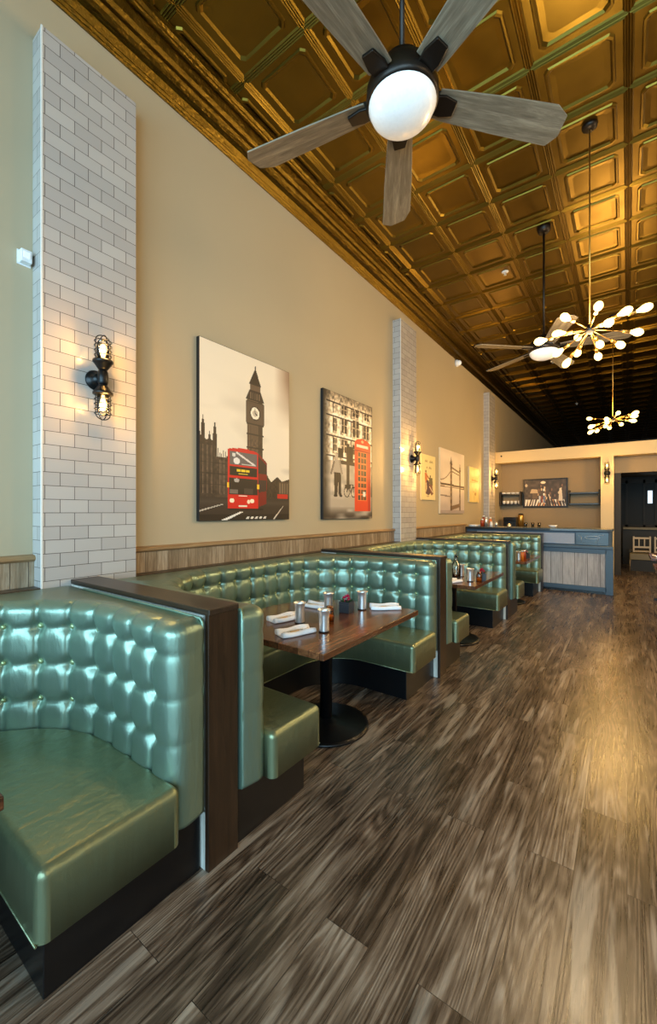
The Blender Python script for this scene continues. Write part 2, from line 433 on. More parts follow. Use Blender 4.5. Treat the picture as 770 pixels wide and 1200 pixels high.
# ------------------------------------------------------------------ kitchenette recess, beam and dark room behind
structure(bx('trim_5', (WX, RX, YB, YB+0.35, 2.80, 3.09), M['beam']))                    # beam
structure(bx('trim_6', (-0.50, -0.25, YB, YB+0.6, 0, 2.80), M['beam']))                   # column
structure(bx('wall_recess', (WX, -0.42, 12.12, 12.24, 0, 3.09), M['taupe']))
structure(bx('wall_recess_side', (-0.42, -0.26, YB+0.6, 17.0, 0, 3.0), M['dark']))
structure(bx('ceiling_recess', (WX, RX, YB+0.35, 17.2, 3.0, 3.09), M['taupe']))
structure(bx('trim_7', (-0.25, RX, 11.95, 12.12, 2.43, 3.0), M['taupe']))                 # header over the opening
structure(bx('trim_8', (-0.25, -0.12, 11.95, 12.12, 0, 2.43), M['dark']))
structure(bx('wall_far', (-0.3, RX, 16.9, 17.05, 0, 3.0), M['darker']))
bm = bmesh.new()
for a, b in ((-0.05, 0.02), (0.42, 0.48), (0.72, 0.80), (1.3, 1.38)): box(bm, a, b, 16.84, 16.9, 1.0, 2.55)
box(bm, -0.26, 1.6, 16.84, 16.9, 2.45, 2.6); box(bm, -0.26, 1.6, 16.84, 16.9, 1.0, 1.08)
structure(finish('trim_9', bm, M['dark']))
structure(bx('ceiling_far_soffit', (-0.26, RX, 14.5, 16.9, 2.66, 3.0), M['tan']))
e = structure(empty('window_3')); bx('window_frame', (0.50, 0.70, 16.82, 16.9, 1.72, 2.25), M['darker'], e)
bx('window_pane', (0.54, 0.66, 16.812, 16.822, 1.78, 2.19), M['lit_pane'], e)
hw = empty('service_hutch', 'dark half wall with a tan ledge in the back room', 'half wall', (0.9, 14.6, 0))
bx('ledge', (-1.0, 2.5, -0.15, 0.12, 1.00, 1.07), M['tan'], hw, 0.01)
bx('panel', (-1.0, 2.5, -0.05, 0.05, 0.0, 1.0), M['darker'], hw)

# ------------------------------------------------------------------ booths
BL = 2.335; SD = 2.5; XE = -1.425
YB0 = [-1.26, 1.243, 3.743, 6.243]
def u_path():
    """front face of the backrest as (x, y, nx, ny, outer x, outer y) samples with arc length"""
    R = 0.68; T = 0.135; cx = -1.90
    XO = -2.714; y0 = 0.006; y1 = BL-0.006; r = 0.045
    st = 0.0115
    def corner(px, py, dx, dy):
        ts = []
        if dx < -1e-6: ts.append((XO-px)/dx)
        if dy < -1e-6: ts.append((y0-py)/dy)
        t = min(ts); return px+dx*t, py+dy*t
    half = []      # from the aisle end to the middle of the back, near side
    n = int((T-r-0.008)/st)
    for i in range(n): half.append((XE, 0.008+(T-r-0.008)*i/n, 1, 0, XE-0.085, y0))
    for i in range(9):
        a = (PI/2)*i/8; half.append((XE-r+r*math.cos(a), T-r+r*math.sin(a), math.cos(a), math.sin(a), XE-0.085-0.002*i, y0))
    n = int(abs(XE-r-cx)/st)
    for i in range(1, n): x = XE-r+(cx-XE+r)*i/n; half.append((x, T, 0, 1, min(x, XE-0.103), y0))
    n = int(R*PI/2/st); cy = T+R
    for i in range(n+1):
        a = -PI/2-(PI/2)*i/n; dx, dy = math.cos(a), math.sin(a); x, y = cx+R*dx, cy+R*dy
        half.append((x, y, -dx, -dy, *corner(x, y, dx, dy)))
    n2 = int((BL/2-cy)/st)
    for i in range(1, n2): y = cy+(BL/2-cy)*i/n2; half.append((cx-R, y, 1, 0, XO, y))
    pts = half+[(cx-R, BL/2, 1, 0, XO, BL/2)]+[(x, BL-y, nx, -ny, ox, BL-oy) for x, y, nx, ny, ox, oy in reversed(half)]
    u = [0.0]
    for p, q in zip(pts, pts[1:]): u.append(u[-1]+math.hypot(q[0]-p[0], q[1]-p[1]))
    return pts, u
UP, UU = u_path()
LEN = UU[-1]; EP = 0.245; NC = 22; CA = (LEN-2*EP)/NC
COLS = [EP+CA*i for i in range(NC+1)]
ROWS = [0.585, 0.765, 0.94]; ZT = 1.062; ZB = 0.25
def tuft(u, v):
    A = 0.036
    q = lambda d: (1-(1-d)**3.0)**0.5
    w = u if u < LEN/2 else LEN-u
    if w < EP: du = min(1.0, 2*(EP-w)/CA); edge = min(1.0, w/0.17)**0.7
    else: t = ((u-EP)/CA) % 1.0; du = 1-abs(2*t-1); edge = 1.0
    fu = q(du)
    if v < ROWS[0]:
        fv = q(min(1, (ROWS[0]-v)/0.09)); k = max(0.0, min(1.0, (v-0.34)/0.12)); fu = fu*k+(1-k)
    elif v > ROWS[2]: fv = q(min(1, (v-ROWS[2])/0.07))
    else:
        i = 0 if v < ROWS[1] else 1; a, b = ROWS[i], ROWS[i+1]; fv = q(1-abs(2*(v-a)/(b-a)-1))
    if w < EP: fv = 1-(1-fv)*(0.35+0.65*(w/EP)**2)
    h = A*(0.12+0.88*fu)*(0.50+0.50*fv)
    rb = min(abs(v-r) for r in ROWS)
    if w > EP-0.06:
        dc = (u-EP) % CA; dc = min(dc, CA-dc); dc = dc if w > EP else EP-w
        h -= 0.026*math.exp(-(math.hypot(dc, rb)/0.031)**2)
    return h*(0.25+0.75*edge)
def profile():
    """(depth back from face, z, tuft weight) going up and over the top roll"""
    pr = []
    z = ZB
    pr.append((0.02, ZB, 0.0)); 
    n = 66
    zt = ZT-0.05
    for i in range(n+1): pr.append((0.0, ZB+0.012+(zt-ZB-0.012)*i/n, 1.0))
    for k in range(1, 8):
        a = PI/2*k/7; pr.append((0.055*(1-math.cos(a)), zt+0.05*math.sin(a), 1.0-0.75*(k/7)**2))
    return pr
def build_backrest():
    pr = profile(); bm = bmesh.new(); cols = []
    for (x, y, nx, ny, ox, oy), u in zip(UP, UU):
        col = []
        for (d, z, wt) in pr:
            h = tuft(u, min(z, 1.06))*wt
            up = h*0.35*(1-wt)
            col.append(bm.verts.new((x+nx*(h-d), y+ny*(h-d), z+up)))
        # flat leather ledge back to the partition or the wall
        fx, fy = x-nx*0.065, y-ny*0.065
        col.append(bm.verts.new((x-nx*0.075, y-ny*0.075, ZT-0.003)))
        col.append(bm.verts.new((ox, oy, ZT-0.004)))
        col.append(bm.verts.new((ox, oy, ZB)))
        cols.append(col)
    for a, b in zip(cols, cols[1:]):
        for i in range(len(a)-1):
            f = bm.faces.new((a[i], b[i], b[i+1], a[i+1])); f.smooth = i < len(pr)+1
        f = bm.faces.new((a[-1], b[-1], b[0], a[0]))
    bm.faces.new(cols[0]); bm.faces.new(cols[-1])
    return bm
def seat_polygon(grow=0.0):
    """U plan of the cushion; the plinth (grow > 0) sits back on the open side and runs out to the partitions"""
    xi = -1.362-grow*1.9; g = grow
    ya = 0.525-g; yb = 1.715+g; R = 0.36+g; xw = -1.80-g; P = []
    if grow: P += [(xi, 0.006), (-2.714, 0.006), (-2.714, BL-0.006), (xi, BL-0.006)]
    else:
        To = 0.148; Ro = 0.64; cx = -1.90; P.append((xi, To))
        for i in range(13): a = -PI/2-(PI/2)*i/12; P.append((cx+Ro*math.cos(a), To+Ro+Ro*math.sin(a)))
        for i in range(13): a = PI-(PI/2)*i/12; P.append((cx+Ro*math.cos(a), BL-To-Ro+Ro*math.sin(a)))
        P.append((xi, BL-To))
    k = len(P); P.append((xi, yb))
    for i in range(13): a = PI/2+(PI/2)*i/12; P.append((xw+R*math.cos(a), yb-R+R*math.sin(a)))
    for i in range(13): a = PI+(PI/2)*i/12; P.append((xw+R*math.cos(a), ya+R+R*math.sin(a)))
    P.append((xi, ya))
    return P
def build_cushion():
    bm = bmesh.new(); prism(bm, seat_polygon(), 0.245, 0.462); bmesh.ops.recalc_face_normals(bm, faces=bm.faces)
    bw = bm.edges.layers.float.new('bevel_weight_edge')
    for e in bm.edges:
        a, b = e.verts
        if a.co.z > 0.4 and b.co.z > 0.4: e[bw] = 1.0
        elif abs(a.co.z-b.co.z) > 0.1 and a.co.x > -1.37: e[bw] = 1.0
    return bm
def build_booth(name):
    t = empty(name)
    bk = finish('backrest', build_backrest(), M['leather'], t)
    for row in ROWS:
        for c in COLS:
            k = min(range(len(UU)), key=lambda i: abs(UU[i]-c)); x, y, nx, ny = UP[k][:4]
            bm = bmesh.new(); rot = Vector((nx, ny, 0)).to_track_quat('Z', 'Y').to_matrix().to_4x4()
            mt = Matrix.Translation((x-nx*0.009, y-ny*0.009, row)) @ rot
            lathe(bm, [(0.013, -0.012), (0.014, 0.0), (0.010, 0.006), (0.0, 0.009)], 10, mat=mt)
            finish('button', bm, M['button'], t)
    # welt along the outer edge of each end of the backrest
    for s in (0, 1):
        yy = lambda v: v if s == 0 else BL-v
        bm = bmesh.new()
        pts = [(XE+0.004, yy(0.012), ZB+0.01), (XE+0.004, yy(0.012), ZT-0.02), (XE-0.004, yy(0.016), ZT-0.003), (XE-0.2, yy(0.012), ZT+0.0005), (-2.5, yy(0.012), ZT+0.0005)]
        tube(bm, pts, 0.006, 8); finish('piping', bm, M['piping'], bk)
    st = finish('seat_cushion', build_cushion(), M['seat'], t, bevel=0.034, segs=5); st.modifiers['bevel'].limit_method = 'WEIGHT'
    poly = seat_polygon()[28:]
    bm = bmesh.new(); tube(bm, [(x-(0.012 if i in (0, len(poly)-1) else 0.0), y, 0.2465) for i, (x, y) in enumerate(poly)], 0.0035, 6)
    finish('piping', bm, M['seat'], st)
    bm = bmesh.new(); P2 = seat_polygon(0.045); prism(bm, P2, 0.0, 0.244)
    finish('plinth', bm, M['kick'], t, bevel=0.003)
    return t
B_LAB = ['curved green tufted booth nearest the camera, cut by the left edge of the photo',
         'curved green tufted booth under the red bus picture, around the nearest full table',
         'curved green tufted booth behind the second wooden partition, around the table with the glass carafe',
         'farthest curved green tufted booth, backing onto the grey-blue counter']
booth = build_booth('curved_booth'); booth.location = (0, YB0[0], 0); tag(booth, B_LAB[0], 'booth', 'green tufted booths along the left wall')
reg_children()
booths = [booth]
for i in (1, 2, 3):
    k = (1, 1.02, 1.04, 1.08)[i]; q = dup(booth, (2.714*(k-1), YB0[i], 0), 0, B_LAB[i]); q.scale = (k, 1, 1)

P_LAB = ['dark wooden booth partition nearest the camera, its top running to the near tiled pillar',
         'dark wooden booth partition second from the camera, beyond the table with four steel tumblers',
         'dark wooden booth partition third from the camera, beyond the table with the glass carafe',
         'farthest dark wooden booth partition, right before the grey-blue counter']
def build_partition():
    t = empty('booth_partition')
    bx('core_panel', (-2.712, -1.445, 0.006, 0.154, 0, 1.062), M['white_wood'], t)
    bx('side_trim', (-1.475, -1.427, 0.001, 0.006, 0, 0.24), M['white_wood'], t)
    bx('end_board', (-1.427, -1.403, 0.0, 0.160, 0, 1.075), M['cap'], t, 0.003)
    bm = bmesh.new(); prism_axis(bm, [(-2.712, 1.068), (-1.398, 1.068), (-1.398, 1.094), (-2.712, 1.094)], 0.0, 0.162, 'y')
    finish('top_cap', bm, M['capx'], t, bevel=0.004)
    return t
part = build_partition(); part.location = (0, 1.079, 0); tag(part, P_LAB[0], 'partition', 'wooden partitions between the booths')
reg_children()
for i in (1, 2, 3):
    k = (1, 1.03, 1.045, 1.085)[i]; q = dup(part, (2.712*(k-1), 1.079+2.5*i, 0), 0, P_LAB[i]); q.scale = (k, 1, 1)

# ------------------------------------------------------------------ booth tables
def build_table():
    t = empty('pedestal_table')
    poly = [(0.33, -0.605), (0.33, 0.605)]
    for i in range(25):
        a = PI/2+PI*i/24; poly.append((-0.13+0.58*math.cos(a)*0.95, 0.605*math.sin(a)))
    bm = bmesh.new(); prism(bm, poly, 0.712, 0.75); finish('tabletop', bm, M['table'], t, bevel=0.004)
    bm = bmesh.new(); lathe(bm, [(0.29, 0.0), (0.30, 0.006), (0.298, 0.018), (0.27, 0.026), (0.10, 0.036), (0.06, 0.05), (0.045, 0.06)], 48, c=(-0.1, 0, 0)); finish('base_disc', bm, M['iron'], t)
    bm = bmesh.new(); lathe(bm, [(0.043, 0.045), (0.043, 0.66), (0.05, 0.665), (0.05, 0.69)], 24, c=(-0.1, 0, 0)); finish('column', bm, M['iron'], t)
    bx('top_plate', (-0.32, 0.12, -0.035, 0.035, 0.69, 0.712), M['iron'], t)
    bm = bmesh.new(); box(bm, -0.135, -0.065, -0.25, 0.25, 0.695, 0.712); finish('cross_plate', bm, M['iron'], t)
    return t
tb = build_table(); tb.location = (-1.62, 2.33, 0)
T_LAB = ['dark walnut table set with four steel tumblers, in the booth under the red bus picture',
         'dark walnut table mostly out of frame at the left edge, in the nearest booth',
         'dark walnut pedestal table with glass carafe and pink flower, in the third booth',
         'dark walnut table with sauce jars, in the farthest booth before the counter']
tag(tb, T_LAB[0], 'table', 'pedestal tables in the booths')
reg_children()
dup(tb, (-1.66, -0.235, 0), 0, T_LAB[1]); dup(tb, (-1.57, 4.80, 0), 0, T_LAB[2]); dup(tb, (-1.55, 7.32, 0), 0, T_LAB[3])

# ------------------------------------------------------------------ table ware
def mk_tumbler():
    t = empty('steel_tumbler'); bm = bmesh.new()
    lathe(bm, [(0.0, 0.0), (0.029, 0.0), (0.031, 0.003), (0.0315, 0.012), (0.0325, 0.10), (0.036, 0.128), (0.0415, 0.136), (0.0415, 0.140), (0.039, 0.1385), (0.034, 0.126), (0.0305, 0.10), (0.028, 0.006), (0.0, 0.006)], 28)
    finish('cup', bm, M['steel'], t)
    bm = bmesh.new(); lathe(bm, [(0.0308, 0.0012), (0.0335, 0.0012), (0.0335, 0.0075), (0.0308, 0.0075)], 28); finish('foot_band', bm, M['iron'], t)
    return t
tum = mk_tumbler(); tag(tum, 'steel tumbler nearest the sharp front corner, on the nearest full table', 'tumbler', 'steel tumblers'); tum.location = (-1.535, 2.057, 0.7505)
reg_children()
for loc, lab in (((-1.789, 2.123), 'steel tumbler farthest left, beside the leftmost napkin on the nearest full table'),
                 ((-1.823, 2.50), 'rear steel tumbler just left of the black flower box on the nearest full table'),
                 ((-1.647, 2.697), 'steel tumbler right of the black flower box on the nearest full table'),
                 ((-1.37, 4.47), 'front steel tumbler right of the glass carafe on the third booth table'),
                 ((-1.56, 4.76), 'rear steel tumbler behind the front one on the third booth table'),
                 ((-1.36, 6.86), 'small steel tumbler on the farthest booth table')):
    dup(tum, (*loc, 0.7505), random.random()*3, lab)
def mk_napkin():
    t = empty('folded_napkin'); bm = bmesh.new()
    # slab with two rolled folds; length along y
    prof = []
    L = 0.115
    pts = [(-0.062, 0.001), (-0.068, 0.012), (-0.062, 0.030), (-0.046, 0.035), (-0.034, 0.024), (-0.024, 0.008), (0.0, 0.006), (0.024, 0.008), (0.034, 0.024), (0.046, 0.032), (0.060, 0.028), (0.068, 0.011), (0.062, 0.001)]
    n = 9; rows = []
    for i in range(n):
        y = -L+2*L*i/(n-1); k = 1-0.12*abs(y/L)**3
        rows.append([bm.verts.new((x*k+0.004*math.sin(i*0.8), y, z*(0.9+0.1*math.cos(i)))) for x, z in pts])
    for a, b in zip(rows, rows[1:]):
        for j in range(len(pts)-1): f = bm.faces.new((a[j], a[j+1], b[j+1], b[j])); f.smooth = True
        bm.faces.new((a[0], a[-1], b[-1], b[0]))
    bm.faces.new(rows[0]); bm.faces.new(rows[-1])
    finish('cloth', bm, M['napkin'], t)
    bx('paper_band', (-0.026, 0.026, -0.03, 0.03, 0.008, 0.0125), M['bamboo'], t, 0.001)
    return t
nap = mk_napkin(); tag(nap, 'white napkin folded in two rolls, nearest the front edge of the nearest full table', 'napkin', 'folded napkins'); nap.location = (-1.655, 1.925, 0.751); nap.rotation_euler = (0, 0, -0.35)
reg_children()
NL = [((-1.93, 2.13, 0.751), -0.25, 'white folded napkin left behind the leftmost steel tumbler on the nearest full table'),
      ((-1.985, 2.56, 0.751), -1.6, 'white folded napkin left of the rear tumbler on the nearest full table'),
      ((-1.52, 2.83, 0.751), -0.9, 'white folded napkin at the right end of the nearest full table'),
      ((-1.52, 4.30, 0.751), -0.5, 'white folded napkin in front of the carafe on the third booth table')]
naps = [nap]+[dup(nap, l, r, s) for l, r, s in NL]
def mk_fork():
    bm = bmesh.new()
    tube(bm, [(0, -0.085, 0.0), (0, -0.03, 0.003), (0, 0.03, 0.004), (0, 0.052, 0.0)], [0.0045, 0.003, 0.0025, 0.006], 6)
    for k in (-1.5, -0.5, 0.5, 1.5): tube(bm, [(k*0.0035, 0.05, 0.0), (k*0.004, 0.09, 0.003)], 0.0012, 5)
    return finish('fork', bm, M['steel'])
fk = mk_fork(); fk.location = (-1.655, 1.925, 0.768); fk.rotation_euler = (0, 0, -0.35)
tag(fk, 'fork on the napkin nearest the front edge of the nearest full table', 'fork', 'forks on the napkins')
for (l, r, s), nm in zip(NL[:3], ('left behind the leftmost tumbler', 'at the back edge', 'at the right end')):
    c = fk.copy(); COL.objects.link(c); c.location = (l[0], l[1], 0.768); c.rotation_euler = (0, 0, r); c['label'] = 'fork lying on the napkin %s of the nearest full table' % nm
def mk_jar(name, mat, r=0.028, h=0.095, lid=True):
    t = empty(name); bm = bmesh.new()
    lathe(bm, [(0.0, 0.0), (r, 0.0), (r, h*0.75), (r*0.8, h*0.86), (r*0.8, h)], 20); finish('vessel', bm, mat, t)
    if lid: bm = bmesh.new(); lathe(bm, [(r*0.86, h*0.96), (r*0.86, h*1.12), (r*0.7, h*1.16)], 20); finish('lid', bm, M['steel'], t)
    return t
jar = mk_jar('candle_jar', M['amber'], 0.03, 0.10, False)
bm = bmesh.new(); lathe(bm, [(0.027, 0.003), (0.027, 0.035)], 18); finish('wax', bm, M['bamboo'], jar)
tag(jar, 'amber glass jar behind the front tumbler on the nearest full table', 'jar', 'amber glass jars'); jar.location = (-1.66, 2.29, 0.7505)
reg_children()
dup(jar, (-1.29, 4.53, 0.7505), 0, 'amber glass jar between tumbler and flower on the third booth table')
for k, (x, y, mt, w_) in enumerate(((-1.32, 6.93, 'orange', 'left'), (-1.31, 7.03, 'red_jar', 'right'))):
    j = mk_jar('sauce_bottle', M[mt], 0.026, 0.13); j.location = (x, y, 0.7505)
    tag(j, '%s sauce bottle on the farthest booth table' % ('orange' if mt == 'orange' else 'reddish brown'), 'bottle')
def mk_planter():
    t = empty('flower_planter'); bm = bmesh.new(); s = 0.042
    vs = [(-s, 0.0), (s, 0.0), (s, 0.082), (s-0.006, 0.082), (s-0.006, 0.06)]
    box(bm, -s, s, -s, s, 0, 0.062)
    for d in ((-s, s, -s, -s+0.006), (-s, s, s-0.006, s), (-s, -s+0.006, -s+0.006, s-0.006), (s-0.006, s, -s+0.006, s-0.006)): box(bm, d[0], d[1], d[2], d[3], 0.062, 0.082)
    finish('box', bm, M['planter'], t, bevel=0.0015)
    for k in range(7):
        a = k*0.9; bm = bmesh.new(); p = Vector((0.02*math.cos(a), 0.02*math.sin(a), 0.062)); q = p+Vector((0.035*math.cos(a), 0.035*math.sin(a), 0.035)); side = Vector((-math.sin(a), math.cos(a), 0))*0.012
        v = [bm.verts.new(x) for x in (p, (p+q)/2+side+Vector((0, 0, 0.008)), q, (p+q)/2-side+Vector((0, 0, 0.008)))]
        f1 = bm.faces.new((v[0], v[1], v[2])); f2 = bm.faces.new((v[0], v[2], v[3]))
        bmesh.ops.solidify(bm, geom=bm.faces[:], thickness=0.001)
        finish('leaf', bm, M['leaf'], t)
    for k, (x, y, z, r) in enumerate(((0.0, 0.012, 0.11, 0.026), (-0.012, -0.012, 0.105, 0.02), (0.02, -0.004, 0.098, 0.018))):
        bm = bmesh.new()
        for ring, (n, rr, lift) in enumerate(((5, 1.0, 0.0), (5, 0.75, 0.5), (3, 0.4, 0.8))):
            for j in range(n):
                a = 2*PI*j/n+ring*0.6; d = Vector((math.cos(a), math.sin(a), 0)); sd = Vector((-math.sin(a), math.cos(a), 0)); c0 = Vector((x, y, z))
                ps = [c0, c0+d*r*0.55*rr+sd*r*0.42*rr+Vector((0, 0, lift*r*0.5)), c0+d*r*rr+Vector((0, 0, lift*r+0.3*r)), c0+d*r*0.55*rr-sd*r*0.42*rr+Vector((0, 0, lift*r*0.5))]
                v = [bm.verts.new(p) for p in ps]; bm.faces.new((v[0], v[1], v[2])); bm.faces.new((v[0], v[2], v[3]))
        bmesh.ops.solidify(bm, geom=bm.faces[:], thickness=0.0015)
        tube(bm, [(x*0.6, y*0.6, 0.06), (x, y, z)], 0.0018, 5)
        finish('blossom', bm, M['petal'], t)
    return t
pl = mk_planter(); tag(pl, 'square black planter with magenta flower on the nearest full table', 'planter', 'table flowers'); pl.location = (-1.70, 2.56, 0.7505); pl.rotation_euler = (0, 0, 0.1)
reg_children()
dup(pl, (-1.29, 4.63, 0.7505), 0.3, 'square black planter with magenta flower on the third booth table')
dup(pl, (-1.33, 7.28, 0.7505), 0.6, 'square black planter with magenta flower on the farthest booth table')
def mk_carafe():
    t = empty('glass_carafe'); bm = bmesh.new()
    lathe(bm, [(0.0, 0.0), (0.048, 0.0), (0.052, 0.01), (0.052, 0.13), (0.045, 0.16), (0.02, 0.20), (0.016, 0.235), (0.019, 0.25), (0.013, 0.235), (0.016, 0.20), (0.042, 0.157), (0.048, 0.13), (0.048, 0.01), (0.0, 0.008)], 24)
    finish('bottle', bm, M['glass'], t)
    bm = bmesh.new(); lathe(bm, [(0.0, 0.009), (0.047, 0.012), (0.047, 0.035), (0.0, 0.035)], 20); finish('syrup', bm, M['amber'], t)
    bm = bmesh.new(); lathe(bm, [(0.012, 0.232), (0.012, 0.262), (0.004, 0.266), (0.004, 0.285)], 14); finish('stopper', bm, M['iron'], t)
    return t
cf = mk_carafe(); tag(cf, 'clear glass carafe with dark stopper on the third booth table', 'carafe'); cf.location = (-1.56, 4.58, 0.7505)

# ------------------------------------------------------------------ pictures: prints are colour grids on canvases
class Cv:
    def __init__(s, W, H, asp, col):
        s.W, s.H, s.a = W, H, asp; s.c = np.ones((H, W, 3))*np.array(col)/255.0
        s.X, s.Y = np.meshgrid((np.arange(W)+0.5)/W, (np.arange(H)+0.5)/H)
        s.rng = np.random.RandomState(5)
    def put(s, m, col, al=1.0): s.c[m] = s.c[m]*(1-al)+np.array(col)/255.0*al
    def rect(s, a, b, c, d, col, al=1.0): s.put((s.X >= a) & (s.X <= b) & (s.Y >= c) & (s.Y <= d), col, al)
    def ell(s, x, y, rx, ry, col, al=1.0): s.put(((s.X-x)/rx)**2+((s.Y-y)/ry)**2 <= 1, col, al)
    def ring(s, x, y, r, w, col):
        d = np.hypot(s.X-x, (s.Y-y)*s.a); s.put(np.abs(d-r) < w, col)
    def line(s, x0, y0, x1, y1, w, col, al=1.0):
        dx, dy = x1-x0, (y1-y0)*s.a; L = dx*dx+dy*dy+1e-9; px, py = s.X-x0, (s.Y-y0)*s.a
        t = np.clip((px*dx+py*dy)/L, 0, 1); s.put(np.hypot(px-t*dx, py-t*dy) < w, col, al)
    def poly(s, P, col, al=1.0):
        m = np.zeros(s.X.shape, bool); n = len(P)
        for i in range(n):
            x0, y0 = P[i]; x1, y1 = P[(i+1) % n]
            if y0 == y1: continue
            c = ((s.Y >= y0) != (s.Y >= y1)) & (s.X < (x1-x0)*(s.Y-y0)/(y1-y0)+x0); m ^= c
        s.put(m, col, al)
    def noise(s, fx, fy, seed=1):
        r = np.random.RandomState(seed); g = r.rand(int(fy)+2, int(fx)+2)
        u = s.X*fx; v = s.Y*fy; i = u.astype(int); j = v.astype(int); u = u-i; v = v-j; u = u*u*(3-2*u); v = v*v*(3-2*v)
        return g[j, i]*(1-u)*(1-v)+g[j, i+1]*u*(1-v)+g[j+1, i]*(1-u)*v+g[j+1, i+1]*u*v
    def mod(s, n, k): s.c = np.clip(s.c*(1+k*(n[..., None]-0.5)), 0, 1)
    def tone(s, n, col, al): s.c = s.c*(1-al*n[..., None])+np.array(col)/255.0*al*n[..., None]

def art_clock():
    c = Cv(150, 205, 1.37, (226, 214, 196)); X, Y = c.X, c.Y
    st = np.clip((c.noise(2, 9, 3)+c.noise(3, 16, 4)*0.5-0.85)*3, 0, 1)*np.clip((0.85-Y)*2, 0, 1); c.tone(st, (150, 138, 126), 0.5)
    c.tone(np.clip((X-0.8)*5, 0, 1)*np.clip((Y-0.6)*3, 0, 1), (120, 90, 70), 0.7)
    D = (58, 46, 40); Mx = (104, 88, 76); Lx = (162, 146, 130)
    # palace at left
    c.rect(0, 0.33, 0.13, 0.36, (86, 74, 66)); c.rect(0, 0.16, 0.13, 0.45, (70, 60, 54))
    for x, h in ((0.03, 0.58), (0.09, 0.50), (0.14, 0.56), (0.0, 0.5)): c.poly([(x-0.022, 0.42), (x+0.022, 0.42), (x+0.015, h-0.05), (x, h), (x-0.015, h-0.05)], D)
    for k in range(10): x = 0.17+k*0.018; c.poly([(x-0.006, 0.34), (x+0.006, 0.34), (x, 0.41)], D)
    for k in range(17): c.rect(0.01+k*0.02, 0.016+k*0.02, 0.15, 0.42 if k < 8 else 0.345, (134, 118, 104) if k % 2 else (60, 50, 44), 0.7)
    for v in (0.2, 0.26, 0.32): c.rect(0, 0.33, v, v+0.006, (52, 44, 38), 0.6)
    # clock tower
    c.rect(0.475, 0.655, 0.15, 0.74, Mx); c.rect(0.60, 0.655, 0.15, 0.74, (72, 60, 52))
    for k in range(9): c.rect(0.485+k*0.019, 0.491+k*0.019, 0.2, 0.58, (66, 54, 46), 0.7)
    for v in (0.36, 0.44, 0.52, 0.585, 0.72): c.rect(0.465, 0.665, v, v+0.010, D)
    c.rect(0.46, 0.67, 0.595, 0.725, (92, 78, 68)); c.ell(0.565, 0.66, 0.062, 0.045, D); c.ell(0.565, 0.66, 0.05, 0.037, (232, 222, 206)); c.ell(0.565, 0.66, 0.03, 0.02, (190, 178, 162))
    c.line(0.565, 0.66, 0.565, 0.69, 0.005, (30, 26, 24)); c.line(0.565, 0.66, 0.59, 0.65, 0.005, (30, 26, 24))
    c.poly([(0.455, 0.735), (0.675, 0.735), (0.63, 0.80), (0.50, 0.80)], D)
    for k in range(5): c.rect(0.505+k*0.026, 0.517+k*0.026, 0.745, 0.785, Lx, 0.5)
    c.rect(0.505, 0.625, 0.80, 0.835, Mx); c.poly([(0.495, 0.835), (0.635, 0.835), (0.575, 0.93), (0.567, 0.975), (0.560, 0.93)], (62, 50, 44))
    # trees and houses at right
    c.poly([(0.66, 0.13), (1, 0.13), (1, 0.27), (0.9, 0.25), (0.84, 0.28), (0.76, 0.24), (0.70, 0.29), (0.66, 0.25)], (66, 56, 48)); c.c = np.where(((Y < 0.5) & (c.c.mean(-1) < 0.6))[..., None], np.clip(c.c*(1+0.35*(c.noise(60, 80, 9)[..., None]-0.5)), 0, 1), c.c)
    c.rect(0.86, 1, 0.15, 0.25, (92, 78, 66)); 
    for k in range(4): c.rect(0.87+k*0.032, 0.885+k*0.032, 0.17, 0.24, (150, 132, 110), 0.6)
    c.rect(0.84, 0.98, 0.135, 0.165, (190, 44, 34))
    # road
    c.rect(0, 1, 0, 0.13, (64, 56, 52)); c.tone(np.clip((0.16-np.abs(Y-0.105)*6), 0, 1)*5*np.ones_like(X)*0.3, (170, 160, 150), 0.5); c.rect(0, 1, 0, 0.035, (44, 38, 36))
    c.poly([(0.2, 0.0), (0.26, 0.0), (0.44, 0.05), (0.40, 0.05)], (226, 220, 212)); c.poly([(0.0, 0.05), (0.0, 0.058), (0.22, 0.095), (0.22, 0.09)], (190, 182, 172))
    for k in range(5): c.poly([(0.46+k*0.05, 0.006), (0.49+k*0.05, 0.006), (0.50+k*0.05, 0.02), (0.475+k*0.05, 0.02)], (214, 208, 200))
    c.poly([(0.78, 0.0), (0.80, 0.0), (0.93, 0.09), (0.92, 0.09)], (200, 192, 182))
    # bus
    R = (196, 34, 26); c.poly([(0.59, 0.075), (0.70, 0.10), (0.71, 0.36), (0.60, 0.415)], (128, 30, 24)); c.poly([(0.60, 0.29), (0.705, 0.285), (0.70, 0.345), (0.60, 0.40)], (66, 52, 50)); c.poly([(0.60, 0.17), (0.70, 0.18), (0.70, 0.25), (0.60, 0.25)], (70, 54, 52))
    c.rect(0.27, 0.60, 0.07, 0.415, R); c.ell(0.435, 0.41, 0.165, 0.018, R)
    c.rect(0.29, 0.585, 0.325, 0.405, (110, 104, 104)); c.ell(0.36, 0.35, 0.035, 0.02, (222, 218, 214)); c.line(0.36, 0.40, 0.56, 0.335, 0.008, (214, 208, 204)); c.line(0.42, 0.335, 0.57, 0.335, 0.005, (200, 196, 190)); c.ell(0.33, 0.385, 0.02, 0.012, (210, 206, 200))
    c.rect(0.285, 0.585, 0.265, 0.315, (26, 24, 22)); c.rect(0.36, 0.40, 0.286, 0.302, (228, 200, 60)); c.rect(0.41, 0.45, 0.288, 0.304, (228, 200, 60)); c.rect(0.46, 0.50, 0.286, 0.302, (228, 200, 60)); c.rect(0.38, 0.48, 0.272, 0.279, (214, 190, 70))
